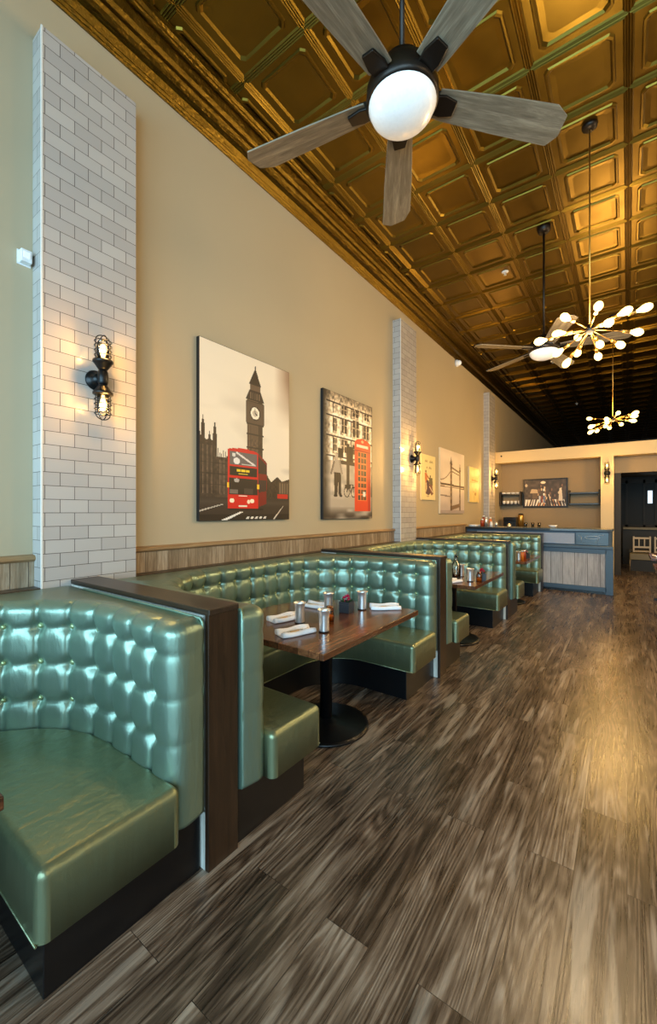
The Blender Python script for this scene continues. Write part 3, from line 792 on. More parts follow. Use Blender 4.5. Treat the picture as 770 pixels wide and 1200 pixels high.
    c.rect(0.28, 0.59, 0.15, 0.25, (48, 42, 40)); c.ell(0.36, 0.235, 0.03, 0.012, (180, 172, 166)); c.rect(0.29, 0.37, 0.155, 0.18, (150, 140, 132), 0.7); c.rect(0.44, 0.54, 0.155, 0.19, (100, 90, 84), 0.6)
    c.rect(0.26, 0.28, 0.19, 0.22, (240, 190, 60)); c.rect(0.59, 0.61, 0.19, 0.22, (250, 196, 60))
    c.rect(0.27, 0.60, 0.07, 0.145, (204, 38, 28)); c.rect(0.38, 0.47, 0.142, 0.148, (236, 220, 210))
    for x in (0.31, 0.53): c.ell(x, 0.115, 0.022, 0.014, (250, 226, 200))
    c.ell(0.49, 0.11, 0.018, 0.012, (240, 214, 190)); c.rect(0.38, 0.47, 0.078, 0.088, (226, 214, 196)); c.rect(0.28, 0.66, 0.06, 0.07, (24, 20, 20))
    c.c = np.clip((c.c-0.55)*1.2+0.53, 0.02, 1)
    return c
def art_phone():
    c = Cv(120, 165, 1.33, (196, 184, 166)); X, Y = c.X, c.Y
    c.mod(c.noise(18, 26, 2), 0.5); c.mod(c.noise(60, 80, 12), 0.4)
    Dk = (40, 33, 28); rs = random.Random(3)
    # facade: columns, sills, windows
    for x in (0.12, 0.26, 0.47, 0.72, 0.95): c.rect(x, x+0.045, 0.46, 0.97, (222, 212, 194)); c.rect(x+0.045, x+0.06, 0.46, 0.97, (70, 60, 50))
    for v in (0.50, 0.66, 0.82, 0.93): c.rect(0.05, 1, v, v+0.018, (228, 218, 200)); c.rect(0.05, 1, v-0.012, v, (62, 52, 44))
    for x, y, w_, h in ((0.33, 0.70, 0.11, 0.11), (0.33, 0.54, 0.11, 0.10), (0.33, 0.85, 0.1, 0.07), (0.56, 0.69, 0.13, 0.14), (0.56, 0.86, 0.12, 0.06), (0.80, 0.70, 0.12, 0.11), (0.82, 0.86, 0.1, 0.06), (0.18, 0.70, 0.06, 0.1), (0.18, 0.54, 0.06, 0.1), (0.56, 0.54, 0.1, 0.08)):
        c.rect(x, x+w_, y, y+h, (66, 56, 48)); c.rect(x+w_*0.42, x+w_*0.55, y, y+h, (180, 168, 150)); c.rect(x, x+w_, y+h*0.5, y+h*0.58, (160, 148, 132))
    for k in range(26): x = rs.random(); y = 0.45+rs.random()*0.5; c.line(x, y, x+rs.uniform(-0.05, 0.05), y+rs.uniform(-0.04, 0.04), 0.006, rs.choice([(60, 50, 42), (230, 222, 206)]), 0.7)
    c.tone(np.clip((Y-0.86)*6, 0, 1), (44, 36, 28), 0.6)
    c.mod(c.noise(45, 60, 21), 0.55); c.c = np.clip((c.c-0.45)*1.25+0.52, 0, 1)*np.array([1, 0.97, 0.92])
    # street
    c.rect(0, 1, 0.16, 0.46, (170, 158, 142)); c.mod(c.noise(20, 30, 8)*(Y < 0.5)+0.5*(Y >= 0.5), 0.8)
    c.rect(0.05, 0.6, 0.18, 0.44, (206, 196, 180), 0.55)
    c.rect(0, 1, 0, 0.19, (180, 168, 152)); c.tone(np.clip((0.10-Y)*12, 0, 1), (38, 30, 26), 0.85); c.tone(np.clip(c.noise(6, 30, 4)-0.5, 0, 1)*(Y < 0.19)*2, (214, 204, 190), 0.7)
    for x, y in ((0.27, 0.50), (0.47, 0.53), (0.47, 0.46)): c.rect(x, x+0.10, y, y+0.07, (22, 20, 18))
    c.rect(0.43, 0.49, 0.24, 0.62, (44, 38, 32)); c.rect(0.20, 0.60, 0.445, 0.47, (52, 44, 38)); c.rect(0.40, 0.52, 0.25, 0.28, (40, 34, 28))
    # man
    c.ell(0.24, 0.495, 0.03, 0.024, (190, 174, 154)); c.poly([(0.17, 0.36), (0.32, 0.36), (0.30, 0.47), (0.19, 0.47)], (176, 164, 150)); c.line(0.30, 0.46, 0.34, 0.37, 0.016, (150, 138, 124)); c.line(0.19, 0.45, 0.14, 0.36, 0.016, (120, 108, 96))
    c.poly([(0.19, 0.37), (0.32, 0.37), (0.33, 0.19), (0.28, 0.19), (0.27, 0.30), (0.25, 0.19), (0.20, 0.19)], (40, 34, 30)); c.ell(0.22, 0.185, 0.04, 0.010, (26, 22, 20)); c.ell(0.32, 0.185, 0.03, 0.010, (26, 22, 20))
    # bicycle
    for x in (0.44, 0.58): c.ring(x, 0.22, 0.055, 0.006, (34, 28, 26))
    for a in ((0.44, 0.22, 0.50, 0.28), (0.50, 0.28, 0.57, 0.28), (0.57, 0.28, 0.58, 0.22), (0.50, 0.28, 0.52, 0.21), (0.52, 0.21, 0.57, 0.28), (0.44, 0.22, 0.46, 0.31)): c.line(*a, 0.005, (34, 28, 26))
    # phone box
    R = (222, 66, 30); c.rect(0.60, 0.955, 0.06, 0.64, R); c.ell(0.777, 0.64, 0.177, 0.05, R); c.rect(0.90, 0.955, 0.06, 0.64, (184, 44, 22))
    c.rect(0.64, 0.90, 0.615, 0.635, (244, 222, 200)); c.ell(0.77, 0.665, 0.03, 0.012, (240, 170, 130))
    c.rect(0.665, 0.87, 0.15, 0.585, (236, 120, 60))
    for i in range(8):
        for j in range(3): c.rect(0.672+j*0.066, 0.728+j*0.066, 0.158+i*0.0535, 0.198+i*0.0535, (92, 66, 44) if (i+j) % 3 else (60, 48, 40))
    c.rect(0.78, 0.84, 0.19, 0.23, (232, 228, 220)); c.rect(0.60, 0.955, 0.575, 0.585, (160, 36, 18))
    c.tone(np.clip((0.14-X)*7, 0, 1), (26, 22, 20), 0.9); c.tone(np.clip((X-0.96)*20, 0, 1), (40, 30, 24), 0.7)
    return c
def art_bridge():
    c = Cv(110, 100, 0.9, (232, 214, 196)); X, Y = c.X, c.Y
    c.tone(np.clip((0.45-Y)*2, 0, 1), (178, 164, 166), 0.8); c.mod(c.noise(5, 9, 3), 0.12)
    B = (104, 78, 56); D = (78, 58, 44)
    for x, w_, h in ((0.42, 0.075, 0.80), (0.80, 0.06, 0.72)):
        c.rect(x-w_/2, x+w_/2, 0.04, h, B); c.rect(x+w_*0.15, x+w_/2, 0.04, h, D)
        c.poly([(x-w_*0.4, h), (x+w_*0.4, h), (x, h+0.12)], D)
        for sx in (-0.5, 0.5): c.poly([(x+sx*w_-0.012, h-0.02), (x+sx*w_+0.012, h-0.02), (x+sx*w_, h+0.06)], D)
        for k in range(6): c.rect(x-w_*0.25, x+w_*0.2, 0.12+k*0.1, 0.16+k*0.1, (182, 150, 112), 0.7)
    c.line(0.42, 0.74, 0.80, 0.68, 0.012, B); c.line(0.42, 0.68, 0.80, 0.63, 0.008, B)
    c.line(0.0, 0.46, 1.0, 0.44, 0.014, D); c.line(0.0, 0.42, 1.0, 0.41, 0.006, B); c.line(0.0, 0.28, 0.42, 0.27, 0.01, (140, 124, 116))
    for k in range(14):
        t = k/13; x = 0.40*t; c.line(x, 0.52+0.16*t*t, x+0.03, 0.52+0.16*(t+0.08)**2, 0.008, (150, 126, 104))
    c.poly([(0.45, 0.05), (0.78, 0.10), (0.78, 0.16), (0.45, 0.12)], (124, 98, 76)); c.rect(0, 1, 0, 0.05, (150, 136, 136), 0.6)
    return c
def art_poster():
    c = Cv(64, 84, 1.28, (234, 214, 158)); rs = random.Random(8)
    for (x0, x1, y) in ((0.24, 0.46, 0.86), (0.55, 0.86, 0.86), (0.34, 0.46, 0.72), (0.52, 0.72, 0.72)):
        n = int((x1-x0)/0.045)
        for k in range(n): x = x0+k*0.045; c.line(x, y-0.02, x+0.02, y+rs.uniform(0.0, 0.045), 0.007, (96, 84, 60), 0.8); c.line(x+0.02, y+0.02, x+0.042, y-0.02, 0.006, (96, 84, 60), 0.7)
    # two dancing figures, plain shapes
    c.ell(0.30, 0.63, 0.045, 0.032, (96, 56, 40)); c.poly([(0.22, 0.60), (0.38, 0.60), (0.42, 0.44), (0.30, 0.36), (0.24, 0.46)], (196, 112, 60)); c.line(0.34, 0.56, 0.58, 0.46, 0.025, (170, 100, 64))
    c.poly([(0.34, 0.44), (0.50, 0.44), (0.66, 0.16), (0.50, 0.10), (0.30, 0.14), (0.38, 0.26)], (84, 54, 66)); c.ell(0.62, 0.53, 0.04, 0.03, (70, 54, 44)); c.poly([(0.52, 0.50), (0.78, 0.50), (0.80, 0.34), (0.70, 0.28), (0.54, 0.36)], (100, 90, 66))
    c.poly([(0.56, 0.36), (0.76, 0.34), (0.84, 0.14), (0.70, 0.10), (0.60, 0.2)], (120, 74, 60)); c.line(0.56, 0.30, 0.80, 0.18, 0.02, (226, 204, 180)); c.line(0.28, 0.40, 0.30, 0.15, 0.02, (150, 90, 60)); c.ell(0.45, 0.08, 0.1, 0.015, (160, 130, 100), 0.6)
    return c
def art_yellow():
    c = Cv(60, 64, 1.0, (236, 208, 132)); c.mod(c.noise(6, 6, 4), 0.12)
    c.line(0.25, 0.63, 0.9, 0.62, 0.025, (178, 132, 66), 0.8); c.line(0.1, 0.57, 0.95, 0.57, 0.012, (190, 146, 80), 0.8)
    for x in (0.35, 0.6, 0.8): c.rect(x-0.02, x+0.02, 0.57, 0.72, (184, 140, 76), 0.8)
    c.ell(0.62, 0.24, 0.10, 0.05, (186, 140, 60), 0.8); c.line(0.62, 0.24, 0.60, 0.40, 0.015, (180, 130, 60), 0.7); c.ell(0.45, 0.3, 0.05, 0.03, (200, 156, 84), 0.8)
    return c
def art_night():
    c = Cv(150, 108, 0.72, (74, 62, 54)); c.mod(c.noise(16, 10, 6), 0.7); rs = random.Random(4); X, Y = c.X, c.Y
    c.tone(np.clip((Y-0.6)*2, 0, 1), (58, 50, 44), 0.5); c.ell(0.46, 0.90, 0.06, 0.05, (246, 230, 200)); c.ell(0.05, 0.80, 0.03, 0.06, (200, 180, 150))
    c.poly([(0.14, 0.50), (0.34, 0.50), (0.32, 0.64), (0.18, 0.66)], (196, 170, 136)); c.rect(0.20, 0.32, 0.3, 0.5, (104, 84, 64))
    for k in range(16): x = 0.02+k*0.063; c.poly([(x, 0.02), (x+0.03, 0.02), (x+rs.uniform(0.03, 0.09)*(1 if k < 8 else -1)+0.02, 0.26), (x+rs.uniform(0.0, 0.06)*(1 if k < 8 else -1), 0.26)], rs.choice([(236, 220, 200), (244, 236, 226), (214, 150, 96)]))
    for k in range(18): x = rs.uniform(0.33, 0.97); y = rs.uniform(0.3, 0.8); c.ell(x, y, 0.018, 0.05, rs.choice([(222, 196, 160), (180, 146, 112), (130, 96, 78), (206, 190, 176)]))
    for x in (0.36, 0.42, 0.47): c.rect(x, x+0.035, 0.14, 0.40, rs.choice([(96, 116, 150), (200, 204, 214), (140, 60, 50)]))
    c.poly([(0.50, 0.0), (0.66, 0.0), (0.58, 0.45)], (50, 42, 38), 0.8); c.poly([(0.82, 0.2), (0.92, 0.2), (0.89, 0.7), (0.84, 0.66)], (232, 214, 190)); c.ell(0.48, 0.62, 0.02, 0.05, (240, 236, 226)); c.ell(0.48, 0.45, 0.02, 0.05, (240, 236, 226))
    return c
def picture(name, cv, w_, h, depth, side, label, origin, facing, frame=None):
    """facing 'x': on left wall, u along +Y; facing 'y': on back wall facing -Y, u along +X. origin = lower-left, at the wall"""
    t = empty(name, label, 'picture', origin, group=None)
    def P(u, v, d): return (d, u, v) if facing == 'x' else (u, -d, v)
    bm = bmesh.new(); 
    a, b = P(0, 0, 0.002), P(w_, h, depth); box(bm, min(a[0], b[0]), max(a[0], b[0]), min(a[1], b[1]), max(a[1], b[1]), 0, h)
    finish('canvas', bm, side, t, bevel=0.002)
    nx, ny = cv.W, cv.H; e = 0.004 if not frame else 0.03
    us = e+(w_-2*e)*np.arange(nx+1)/nx; vs = e+(h-2*e)*np.arange(ny+1)/ny
    verts = [P(float(u), float(v), depth+0.0012) for v in vs for u in us]; idx = np.arange((nx+1)*(ny+1)).reshape(ny+1, nx+1)
    A, B, C2, D = idx[:-1, :-1].ravel(), idx[:-1, 1:].ravel(), idx[1:, 1:].ravel(), idx[1:, :-1].ravel()
    faces = np.stack([A, B, C2, D], 1).tolist()
    me = bpy.data.meshes.new('print'); me.from_pydata(verts, [], faces)
    ca = me.color_attributes.new('print', 'FLOAT_COLOR', 'CORNER'); col = np.clip(cv.c, 0, 1).reshape(-1, 3); lin = np.where(col <= 0.04045, col/12.92, ((col+0.055)/1.055)**2.4)
    arr = np.ones((len(lin), 4, 4), dtype=np.float32); arr[:, :, :3] = lin[:, None, :]; ca.data.foreach_set('color', arr.ravel())
    me.materials.append(M['print']); o = bpy.data.objects.new('print', me); COL.objects.link(o); o.parent = t
    if frame:
        bm = bmesh.new()
        for (u0, u1, v0, v1) in ((0, w_, 0, 0.03), (0, w_, h-0.03, h), (0, 0.03, 0.03, h-0.03), (w_-0.03, w_, 0.03, h-0.03)):
            p, q = P(u0, v0, 0.002), P(u1, v1, depth+0.018); box(bm, min(p[0], q[0]), max(p[0], q[0]), min(p[1], q[1]), max(p[1], q[1]), v0, v1)
        finish('frame', bm, frame, t, bevel=0.003)
    return t
picture('canvas_picture', art_clock(), 1.10, 1.51, 0.038, M['canvas_side'], 'large canvas of a clock tower behind a red double-decker bus', (WX, 2.07, 1.425), 'x')
picture('canvas_picture', art_phone(), 1.12, 1.51, 0.038, M['canvas_side'], 'large sepia canvas of a street with an orange-red telephone box', (WX, 3.75, 1.415), 'x')
picture('canvas_picture', art_poster(), 0.63, 0.79, 0.025, M['cream_side'], 'small cream poster of dancing figures right of the middle pillar lamp', (WX, 6.55, 1.71), 'x')
picture('canvas_picture', art_bridge(), 1.38, 1.24, 0.035, M['cream_side'], 'pale canvas of a two-towered bridge beyond the small cream poster', (WX, 7.40, 1.47), 'x')
picture('canvas_picture', art_yellow(), 0.72, 0.79, 0.03, M['cream_side'], 'small yellowish picture just left of the farthest tiled pillar', (WX, 9.15, 1.72), 'x')
picture('framed_picture', art_night(), 1.05, 0.76, 0.03, M['iron'], 'wide black framed print of street figures on the wall behind the counter', (-2.28, 12.118, 1.62), 'y', frame=M['iron'])

# ------------------------------------------------------------------ wall lamps
def mk_sconce():
    t = empty('caged_wall_lamp')     # origin at the wall, arm along +x
    bm = bmesh.new(); rot = Matrix.Rotation(PI/2, 4, 'Y')
    lathe(bm, [(0.0, 0.0), (0.062, 0.0), (0.064, 0.008), (0.058, 0.016), (0.046, 0.022), (0.044, 0.03), (0.034, 0.038), (0.034, 0.062), (0.0, 0.066)], 28, mat=rot); finish('wall_plate', bm, M['iron'], t)
    bm = bmesh.new(); lathe(bm, [(0.022, -0.05), (0.030, -0.03), (0.032, 0.0), (0.030, 0.03), (0.022, 0.05)], 20, c=(0.10, 0, 0)); tube(bm, [(0.05, 0, 0), (0.1, 0, 0)], 0.022, 14); finish('arm', bm, M['iron'], t)
    for s in (1, -1):
        def mz(z): return z*s
        bm = bmesh.new(); lathe(bm, [(r, mz(z)) for r, z in ((0.022, 0.045), (0.034, 0.06), (0.05, 0.085), (0.058, 0.092), (0.058, 0.105), (0.046, 0.109), (0.0, 0.109))], 24, c=(0.10, 0, 0)); cup = finish('lamp_cup', bm, M['iron'], t)
        bm = bmesh.new()
        cg = []
        H0, H1, rr = 0.108, 0.225, 0.0435
        for a0 in (0, PI/2):
            pts = [(rr*math.cos(a0), rr*math.sin(a0), H0)]
            for k in range(13): b = PI*k/12; pts.append((rr*math.cos(b)*math.cos(a0), rr*math.cos(b)*math.sin(a0), H1+0.035*math.sin(b)))
            pts.append((-rr*math.cos(a0), -rr*math.sin(a0), H0)); tube(bm, [(0.10+p[0], p[1], mz(p[2])) for p in pts], 0.0032, 6)
        for z in (0.135, 0.165, 0.195, 0.222): tube(bm, [(0.10+(rr+0.004)*math.cos(2*PI*k/20), (rr+0.004)*math.sin(2*PI*k/20), mz(z)) for k in range(20)], 0.0026, 6, closed=True)
        finish('wire_cage', bm, M['iron'], t)
        bm = bmesh.new(); lathe(bm, [(0.034, mz(0.107)), (0.035, mz(0.19)), (0.032, mz(0.215)), (0.022, mz(0.232)), (0.0, mz(0.238))], 20, c=(0.10, 0, 0)); finish('glass_jar', bm, M['glass'], t)
        bm = bmesh.new(); lathe(bm, [(0.008, mz(0.108)), (0.009, mz(0.125)), (0.018, mz(0.155)), (0.020, mz(0.175)), (0.014, mz(0.20)), (0.0, mz(0.21))], 16, c=(0.10, 0, 0)); finish('bulb', bm, M['bulb'], t)
    return t
sc = mk_sconce(); tag(sc, 'black caged up-and-down wall lamp on the nearest tiled pillar', 'wall lamp', 'caged wall lamps'); sc.location = (WX+0.131, 1.225, 2.33)
reg_children()
S = [((WX+0.131, 5.93, 2.33), 0, 'black caged up-and-down wall lamp on the middle tiled pillar'), ((WX+0.131, 10.63, 2.33), 0, 'black caged up-and-down wall lamp on the farthest tiled pillar'),
     ((-0.375, YB-0.001, 2.40), -PI/2, 'black caged up-and-down wall lamp on the cream column behind the counter')]
for l, r, s in S: dup(sc, l, r, s)
for (x, y, z, e) in ((WX+0.29, 1.225, 2.33, 21), (WX+0.31, 5.93, 2.33, 38), (WX+0.31, 10.63, 2.33, 38), (-0.375, YB-0.18, 2.4, 22)):
    for s in (1, -1): point('wall_lamp_light', (x, y, z+0.16*s), e*0.5, WARM, 0.03)

# ------------------------------------------------------------------ fans
def mk_fan():
    t = empty('ceiling_fan')     # origin at blade plane centre
    bm = bmesh.new(); lathe(bm, [(0.012, 0.13), (0.012, ZC-3.44+0.06)], 16); finish('down_rod', bm, M['bronze'], t)
    bm = bmesh.new(); lathe(bm, [(0.03, ZC-3.44-0.075), (0.06, ZC-3.44-0.06), (0.075, ZC-3.44-0.02), (0.075, ZC-3.44+0.01)], 24); finish('canopy', bm, M['bronze'], t)
    bm = bmesh.new(); lathe(bm, [(0.02, 0.16), (0.05, 0.155), (0.10, 0.135), (0.105, 0.10), (0.15, 0.07), (0.165, 0.03), (0.168, -0.025), (0.157, -0.042), (0.0, -0.044)], 40); finish('motor_housing', bm, M['bronze'], t)
    bm = bmesh.new(); prof = [(0.154, -0.036), (0.156, -0.045)]
    for k in range(1, 10): a = PI/2*k/9; prof.append((0.152*math.cos(a) if k < 9 else 0.0, -0.045-0.085*math.sin(a)))
    lathe(bm, prof, 40); finish('light_globe', bm, M['opal'], t)
    for k in range(5):
        ang = math.radians(47+72*k)
        e = bpy.data.objects.new('blade', None)
        bm = bmesh.new(); n = 12; top = []; 
        out = [(0.17, -0.062), (0.22, -0.066), (0.5, -0.084), (0.76, -0.094), (0.835, -0.060), (0.855, 0.03), (0.82, 0.085), (0.5, 0.078), (0.22, 0.066), (0.17, 0.060)]
        A = [bm.verts.new((x, y, 0.004)) for x, y in out]; B = [bm.verts.new((x, y, -0.004)) for x, y in out]
        bm.faces.new(A); bm.faces.new(B)
        for i in range(len(out)): bm.faces.new((A[i], A[(i+1) % len(out)], B[(i+1) % len(out)], B[i]))
        bl = finish('blade', bm, M['blade'], t, bevel=0.003); bl.rotation_euler = (math.radians(-11), 0, ang)
        bm = bmesh.new(); P2 = [(0.10, -0.03), (0.20, -0.045), (0.265, -0.03), (0.265, 0.03), (0.20, 0.045), (0.10, 0.03)]
        A = [bm.verts.new((x, y, 0.022)) for x, y in P2]; B = [bm.verts.new((x, y, -0.016)) for x, y in P2]
        bm.faces.new(A); bm.faces.new(B)
        for i in range(6): bm.faces.new((A[i], A[(i+1) % 6], B[(i+1) % 6], B[i]))
        bpy.data.objects.remove(e)
        finish('bracket', bm, M['bronze'], bl, bevel=0.005)
    return t
fan = mk_fan(); fan.location = (-0.85, 1.75, 3.44); tag(fan, 'near five-bladed ceiling fan with grey wood blades and white globe', 'ceiling fan', 'ceiling fans')
reg_children()
dup(fan, (-0.80, 5.44, 3.44), math.radians(31), 'far ceiling fan with slim blades, left of the bright bulb chandelier')

# ------------------------------------------------------------------ sputnik chandeliers
BULBS = [(-0.15,-0.30,0.03),(-0.22,-0.14,-0.03),(-0.34,-0.30,-0.12),(-0.26,0.16,-0.09),(-0.12,0.36,-0.06),(-0.20,0.26,-0.17),(0.08,-0.38,0.02),
         (0.25,-0.16,0.02),(0.38,-0.01,0.07),(0.14,-0.26,-0.08),(0.06,0.24,-0.06),(0.33,0.22,-0.03),(0.21,0.34,-0.07),(0.04,0.42,-0.11),(-0.12,0.40,0.10)]
def mk_chandelier():
    t = empty('sputnik_chandelier'); HH = ZC-3.1
    bm = bmesh.new(); lathe(bm, [(0.006, 0.03), (0.006, HH)], 10); finish('stem', bm, M['brass'], t)
    bm = bmesh.new(); lathe(bm, [(0.0, HH-0.035), (0.03, HH-0.032), (0.058, HH-0.014), (0.062, HH+0.012)], 24); finish('canopy', bm, M['bronze'], t)
    bm = bmesh.new(); lathe(bm, [(0.0, -0.042)]+[(0.042*math.sin(PI*k/10), -0.042*math.cos(PI*k/10)) for k in range(1, 10)]+[(0.0, 0.042)], 20); finish('hub', bm, M['iron'], t)
    for v in BULBS:
        d = Vector(v); L = d.length; d.normalize(); q = d.to_track_quat('Z', 'Y').to_matrix().to_4x4()
        bm = bmesh.new(); tube(bm, [d*0.03, d*(L-0.10)], 0.0045, 8); arm = finish('arm', bm, M['brass'], t)
        bm = bmesh.new(); lathe(bm, [(0.007, L-0.115), (0.014, L-0.11), (0.014, L-0.06), (0.011, L-0.055)], 14, mat=q); finish('socket', bm, M['brass'], arm)
        bm = bmesh.new(); lathe(bm, [(0.011, L-0.056), (0.016, L-0.04), (0.029, L-0.01), (0.034, L+0.014), (0.028, L+0.040), (0.013, L+0.056), (0.0, L+0.058)], 16, mat=q); finish('bulb', bm, M['bulb'], arm)
    return t
ch = mk_chandelier(); ch.location = (-0.265, 4.25, 3.1); tag(ch, 'nearer sputnik chandelier of bare bulbs, beside the far ceiling fan', 'chandelier', 'sputnik chandeliers')
reg_children()
dup(ch, (-0.2, 8.6, 3.1), 0.7, 'farther sputnik chandelier of bare bulbs, hanging before the cream beam')

# ------------------------------------------------------------------ small ceiling and wall items
def mk_sprinkler():
    t = empty('sprinkler_head'); bm = bmesh.new(); lathe(bm, [(0.0, -0.012), (0.02, -0.012), (0.045, -0.006), (0.048, 0.0)], 20); finish('escutcheon', bm, M['white'], t)
    bm = bmesh.new(); lathe(bm, [(0.012, -0.012), (0.010, -0.04), (0.022, -0.043), (0.022, -0.047), (0.0, -0.048)], 14); finish('deflector', bm, M['steel'], t); return t
sp_ = mk_sprinkler(); sp_.location = (-1.39, 6.13, ZC+0.004); tag(sp_, 'white ceiling sprinkler nearest, left of the far fan rod', 'sprinkler', 'ceiling sprinklers')
reg_children()
dup(sp_, (-1.35, 10.4, ZC+0.004), 0, 'white ceiling sprinkler below the far fan, second from the camera'); dup(sp_, (-1.27, 14.9, ZC+0.004), 0, 'farthest ceiling sprinkler, above the farther chandelier')
t = empty('dome_camera', 'small white dome camera high on the wall under the gold cornice', 'camera', (WX, 8.37, 4.56))
bm = bmesh.new(); lathe(bm, [(0.0, 0.0), (0.07, 0.0), (0.072, 0.03), (0.06, 0.045)], 24, mat=Matrix.Rotation(PI/2, 4, 'Y')); finish('mount', bm, M['white'], t)
bm = bmesh.new(); lathe(bm, [(0.055, 0.04), (0.05, 0.08), (0.03, 0.105), (0.0, 0.112)], 24, mat=Matrix.Rotation(PI/2, 4, 'Y')); finish('dome', bm, M['opal'], t)
t = empty('motion_sensor', 'small white box sensor on the wall left of the near tiled pillar', 'sensor', (WX, 0.885, 2.98))
bx('case', (0.002, 0.05, -0.028, 0.028, -0.036, 0.036), M['white'], t, 0.006); bx('back_plate', (0.0, 0.004, -0.034, 0.034, -0.042, 0.042), M['white'], t); bx('lens', (0.048, 0.054, -0.018, 0.018, -0.015, 0.022), M['opal'], t, 0.003)
t = empty('door_chime', 'tiny dark device on the cream beam above the shelf', 'device', (-2.70, YB, 2.98))
bm = bmesh.new(); lathe(bm, [(0.0, 0.0), (0.02, 0.0), (0.018, 0.015), (0.0, 0.018)], 14, mat=Matrix.Rotation(PI/2, 4, 'X')); finish('case', bm, M['iron'], t)

# ------------------------------------------------------------------ counter
def counter():
    t = empty('service_counter', 'slate-blue service counter with pale grey board front at the end of the booths', 'counter', (0, 8.93, 0))
    bm = bmesh.new(); box(bm, WX+0.03, -0.24, 0.06, 0.62, 0.06, 1.14); finish('body', bm, M['blue'], t)
    bx('kick', (WX+0.03, -0.28, 0.08, 0.6, 0.0, 0.06), M['kick'], t)
    bm = bmesh.new()
    for d in ((-1.40, -0.30, 0.05, 0.13), (-1.40, -0.30, 0.74, 0.82), (-0.32, -0.20, 0.0, 0.86), (-1.46, -1.36, 0.05, 0.82)): box(bm, d[0], d[1], 0.0, 0.06, d[2], d[3])
    finish('frame', bm, M['blue'], t, bevel=0.004)
    bx('board_panel', (-1.36, -0.32, 0.025, 0.06, 0.13, 0.74), M['greywood'], t)
    bx('moulding', (WX+0.03, -0.20, -0.02, 0.06, 0.82, 0.88), M['blue'], t, 0.012, 3)
    bx('edge_strip', (WX+0.03, -1.2, -0.037, -0.031, 1.145, 1.18), M['kick'], t)
    bx('stone_panel', (-2.6, -0.80, 0.03, 0.06, 0.90, 1.10), M['stone'], t)
    bx('upper_panel', (-0.78, -0.27, 0.02, 0.06, 0.89, 1.12), M['bluetop'], t, 0.004)
    # faint relief drawn on the upper panel: arc and cup rims
    bm = bmesh.new()
    tube(bm, [(-0.52+0.12*math.cos(a*PI/10), 0.018, 1.03+0.025*math.sin(a*PI/10)) for a in range(21)][:20], 0.003, 5, closed=True)
    tube(bm, [(-0.34, 0.018, 1.08), (-0.42, 0.018, 1.07), (-0.44, 0.018, 0.93)], 0.003, 5); tube(bm, [(-0.70, 0.018, 1.07), (-0.68, 0.018, 0.93)], 0.003, 5)
    finish('relief_lines', bm, M['steel'], t)
    bm = bmesh.new(); prism(bm, [(WX+0.03, -0.03), (-0.30, -0.03), (-0.24, 0.0), (-0.205, 0.06), (-0.205, 0.66), (WX+0.03, 0.66)], 1.14, 1.185); finish('countertop', bm, M['bluetop'], t, bevel=0.010, segs=3)
    bm = bmesh.new(); prism(bm, [(-0.27, -0.0), (-0.235, 0.02), (-0.215, 0.06), (-0.215, 0.2), (-0.27, 0.2)], 0.88, 1.14); finish('corner_post', bm, M['blue'], t, bevel=0.004)
    return t
counter()
# back counter in the recess
t = empty('back_counter', 'low dark back counter against the taupe wall', 'counter', (0, 11.62, 0))
bx('cabinet', (WX+0.01, -0.52, 0.03, 0.49, 0.0, 0.96), M['dark'], t); bx('worktop', (WX+0.01, -0.51, 0.0, 0.49, 0.96, 1.0), M['kick'], t, 0.004)

def plate_stack(n, loc, label, r=0.11):
    for k in range(n):
        bm = bmesh.new(); lathe(bm, [(0.0, 0.0), (r*0.6, 0.0), (r, 0.012), (r, 0.015), (r*0.6, 0.006), (0.0, 0.005)], 24)
        o = finish('plate', bm, M['white'], None, loc=(loc[0], loc[1], loc[2]+k*0.007)); tag(o, ('lowest', 'second lowest', 'third lowest', 'fourth lowest', 'topmost')[k]+' '+label, 'plate', 'stacked plates on the counter')
plate_stack(5, (-2.70, 9.03, 1.186), 'white plate in the stack on the counter end by the wall', 0.10)
plate_stack(4, (-2.70, 9.27, 1.186), 'white plate in the rear stack beside the bottles on the counter', 0.10)
for k, (x, y, h, mt, lab) in enumerate(((-2.56, 9.20, 0.17, 'red_jar', 'dark red bottle nearest the plates on the counter'), (-2.50, 9.30, 0.21, 'steel', 'tall steel shaker between bottles on the counter'), (-2.44, 9.40, 0.20, 'orange', 'amber sauce bottle right of the steel shaker on the counter'),
                              (-2.60, 9.48, 0.24, 'red_jar', 'dark red bottle at the back of the counter'), (-2.38, 9.24, 0.11, 'white', 'short white pot at the right of the counter bottles'), (-2.30, 9.34, 0.10, 'steel', 'low steel pot at the right end of the counter bottles'))):
    j = mk_jar('condiment_bottle', M[mt], 0.033, h*0.85); j.location = (x, y, 1.186); tag(j, lab, 'bottle', 'bottles on the counter')
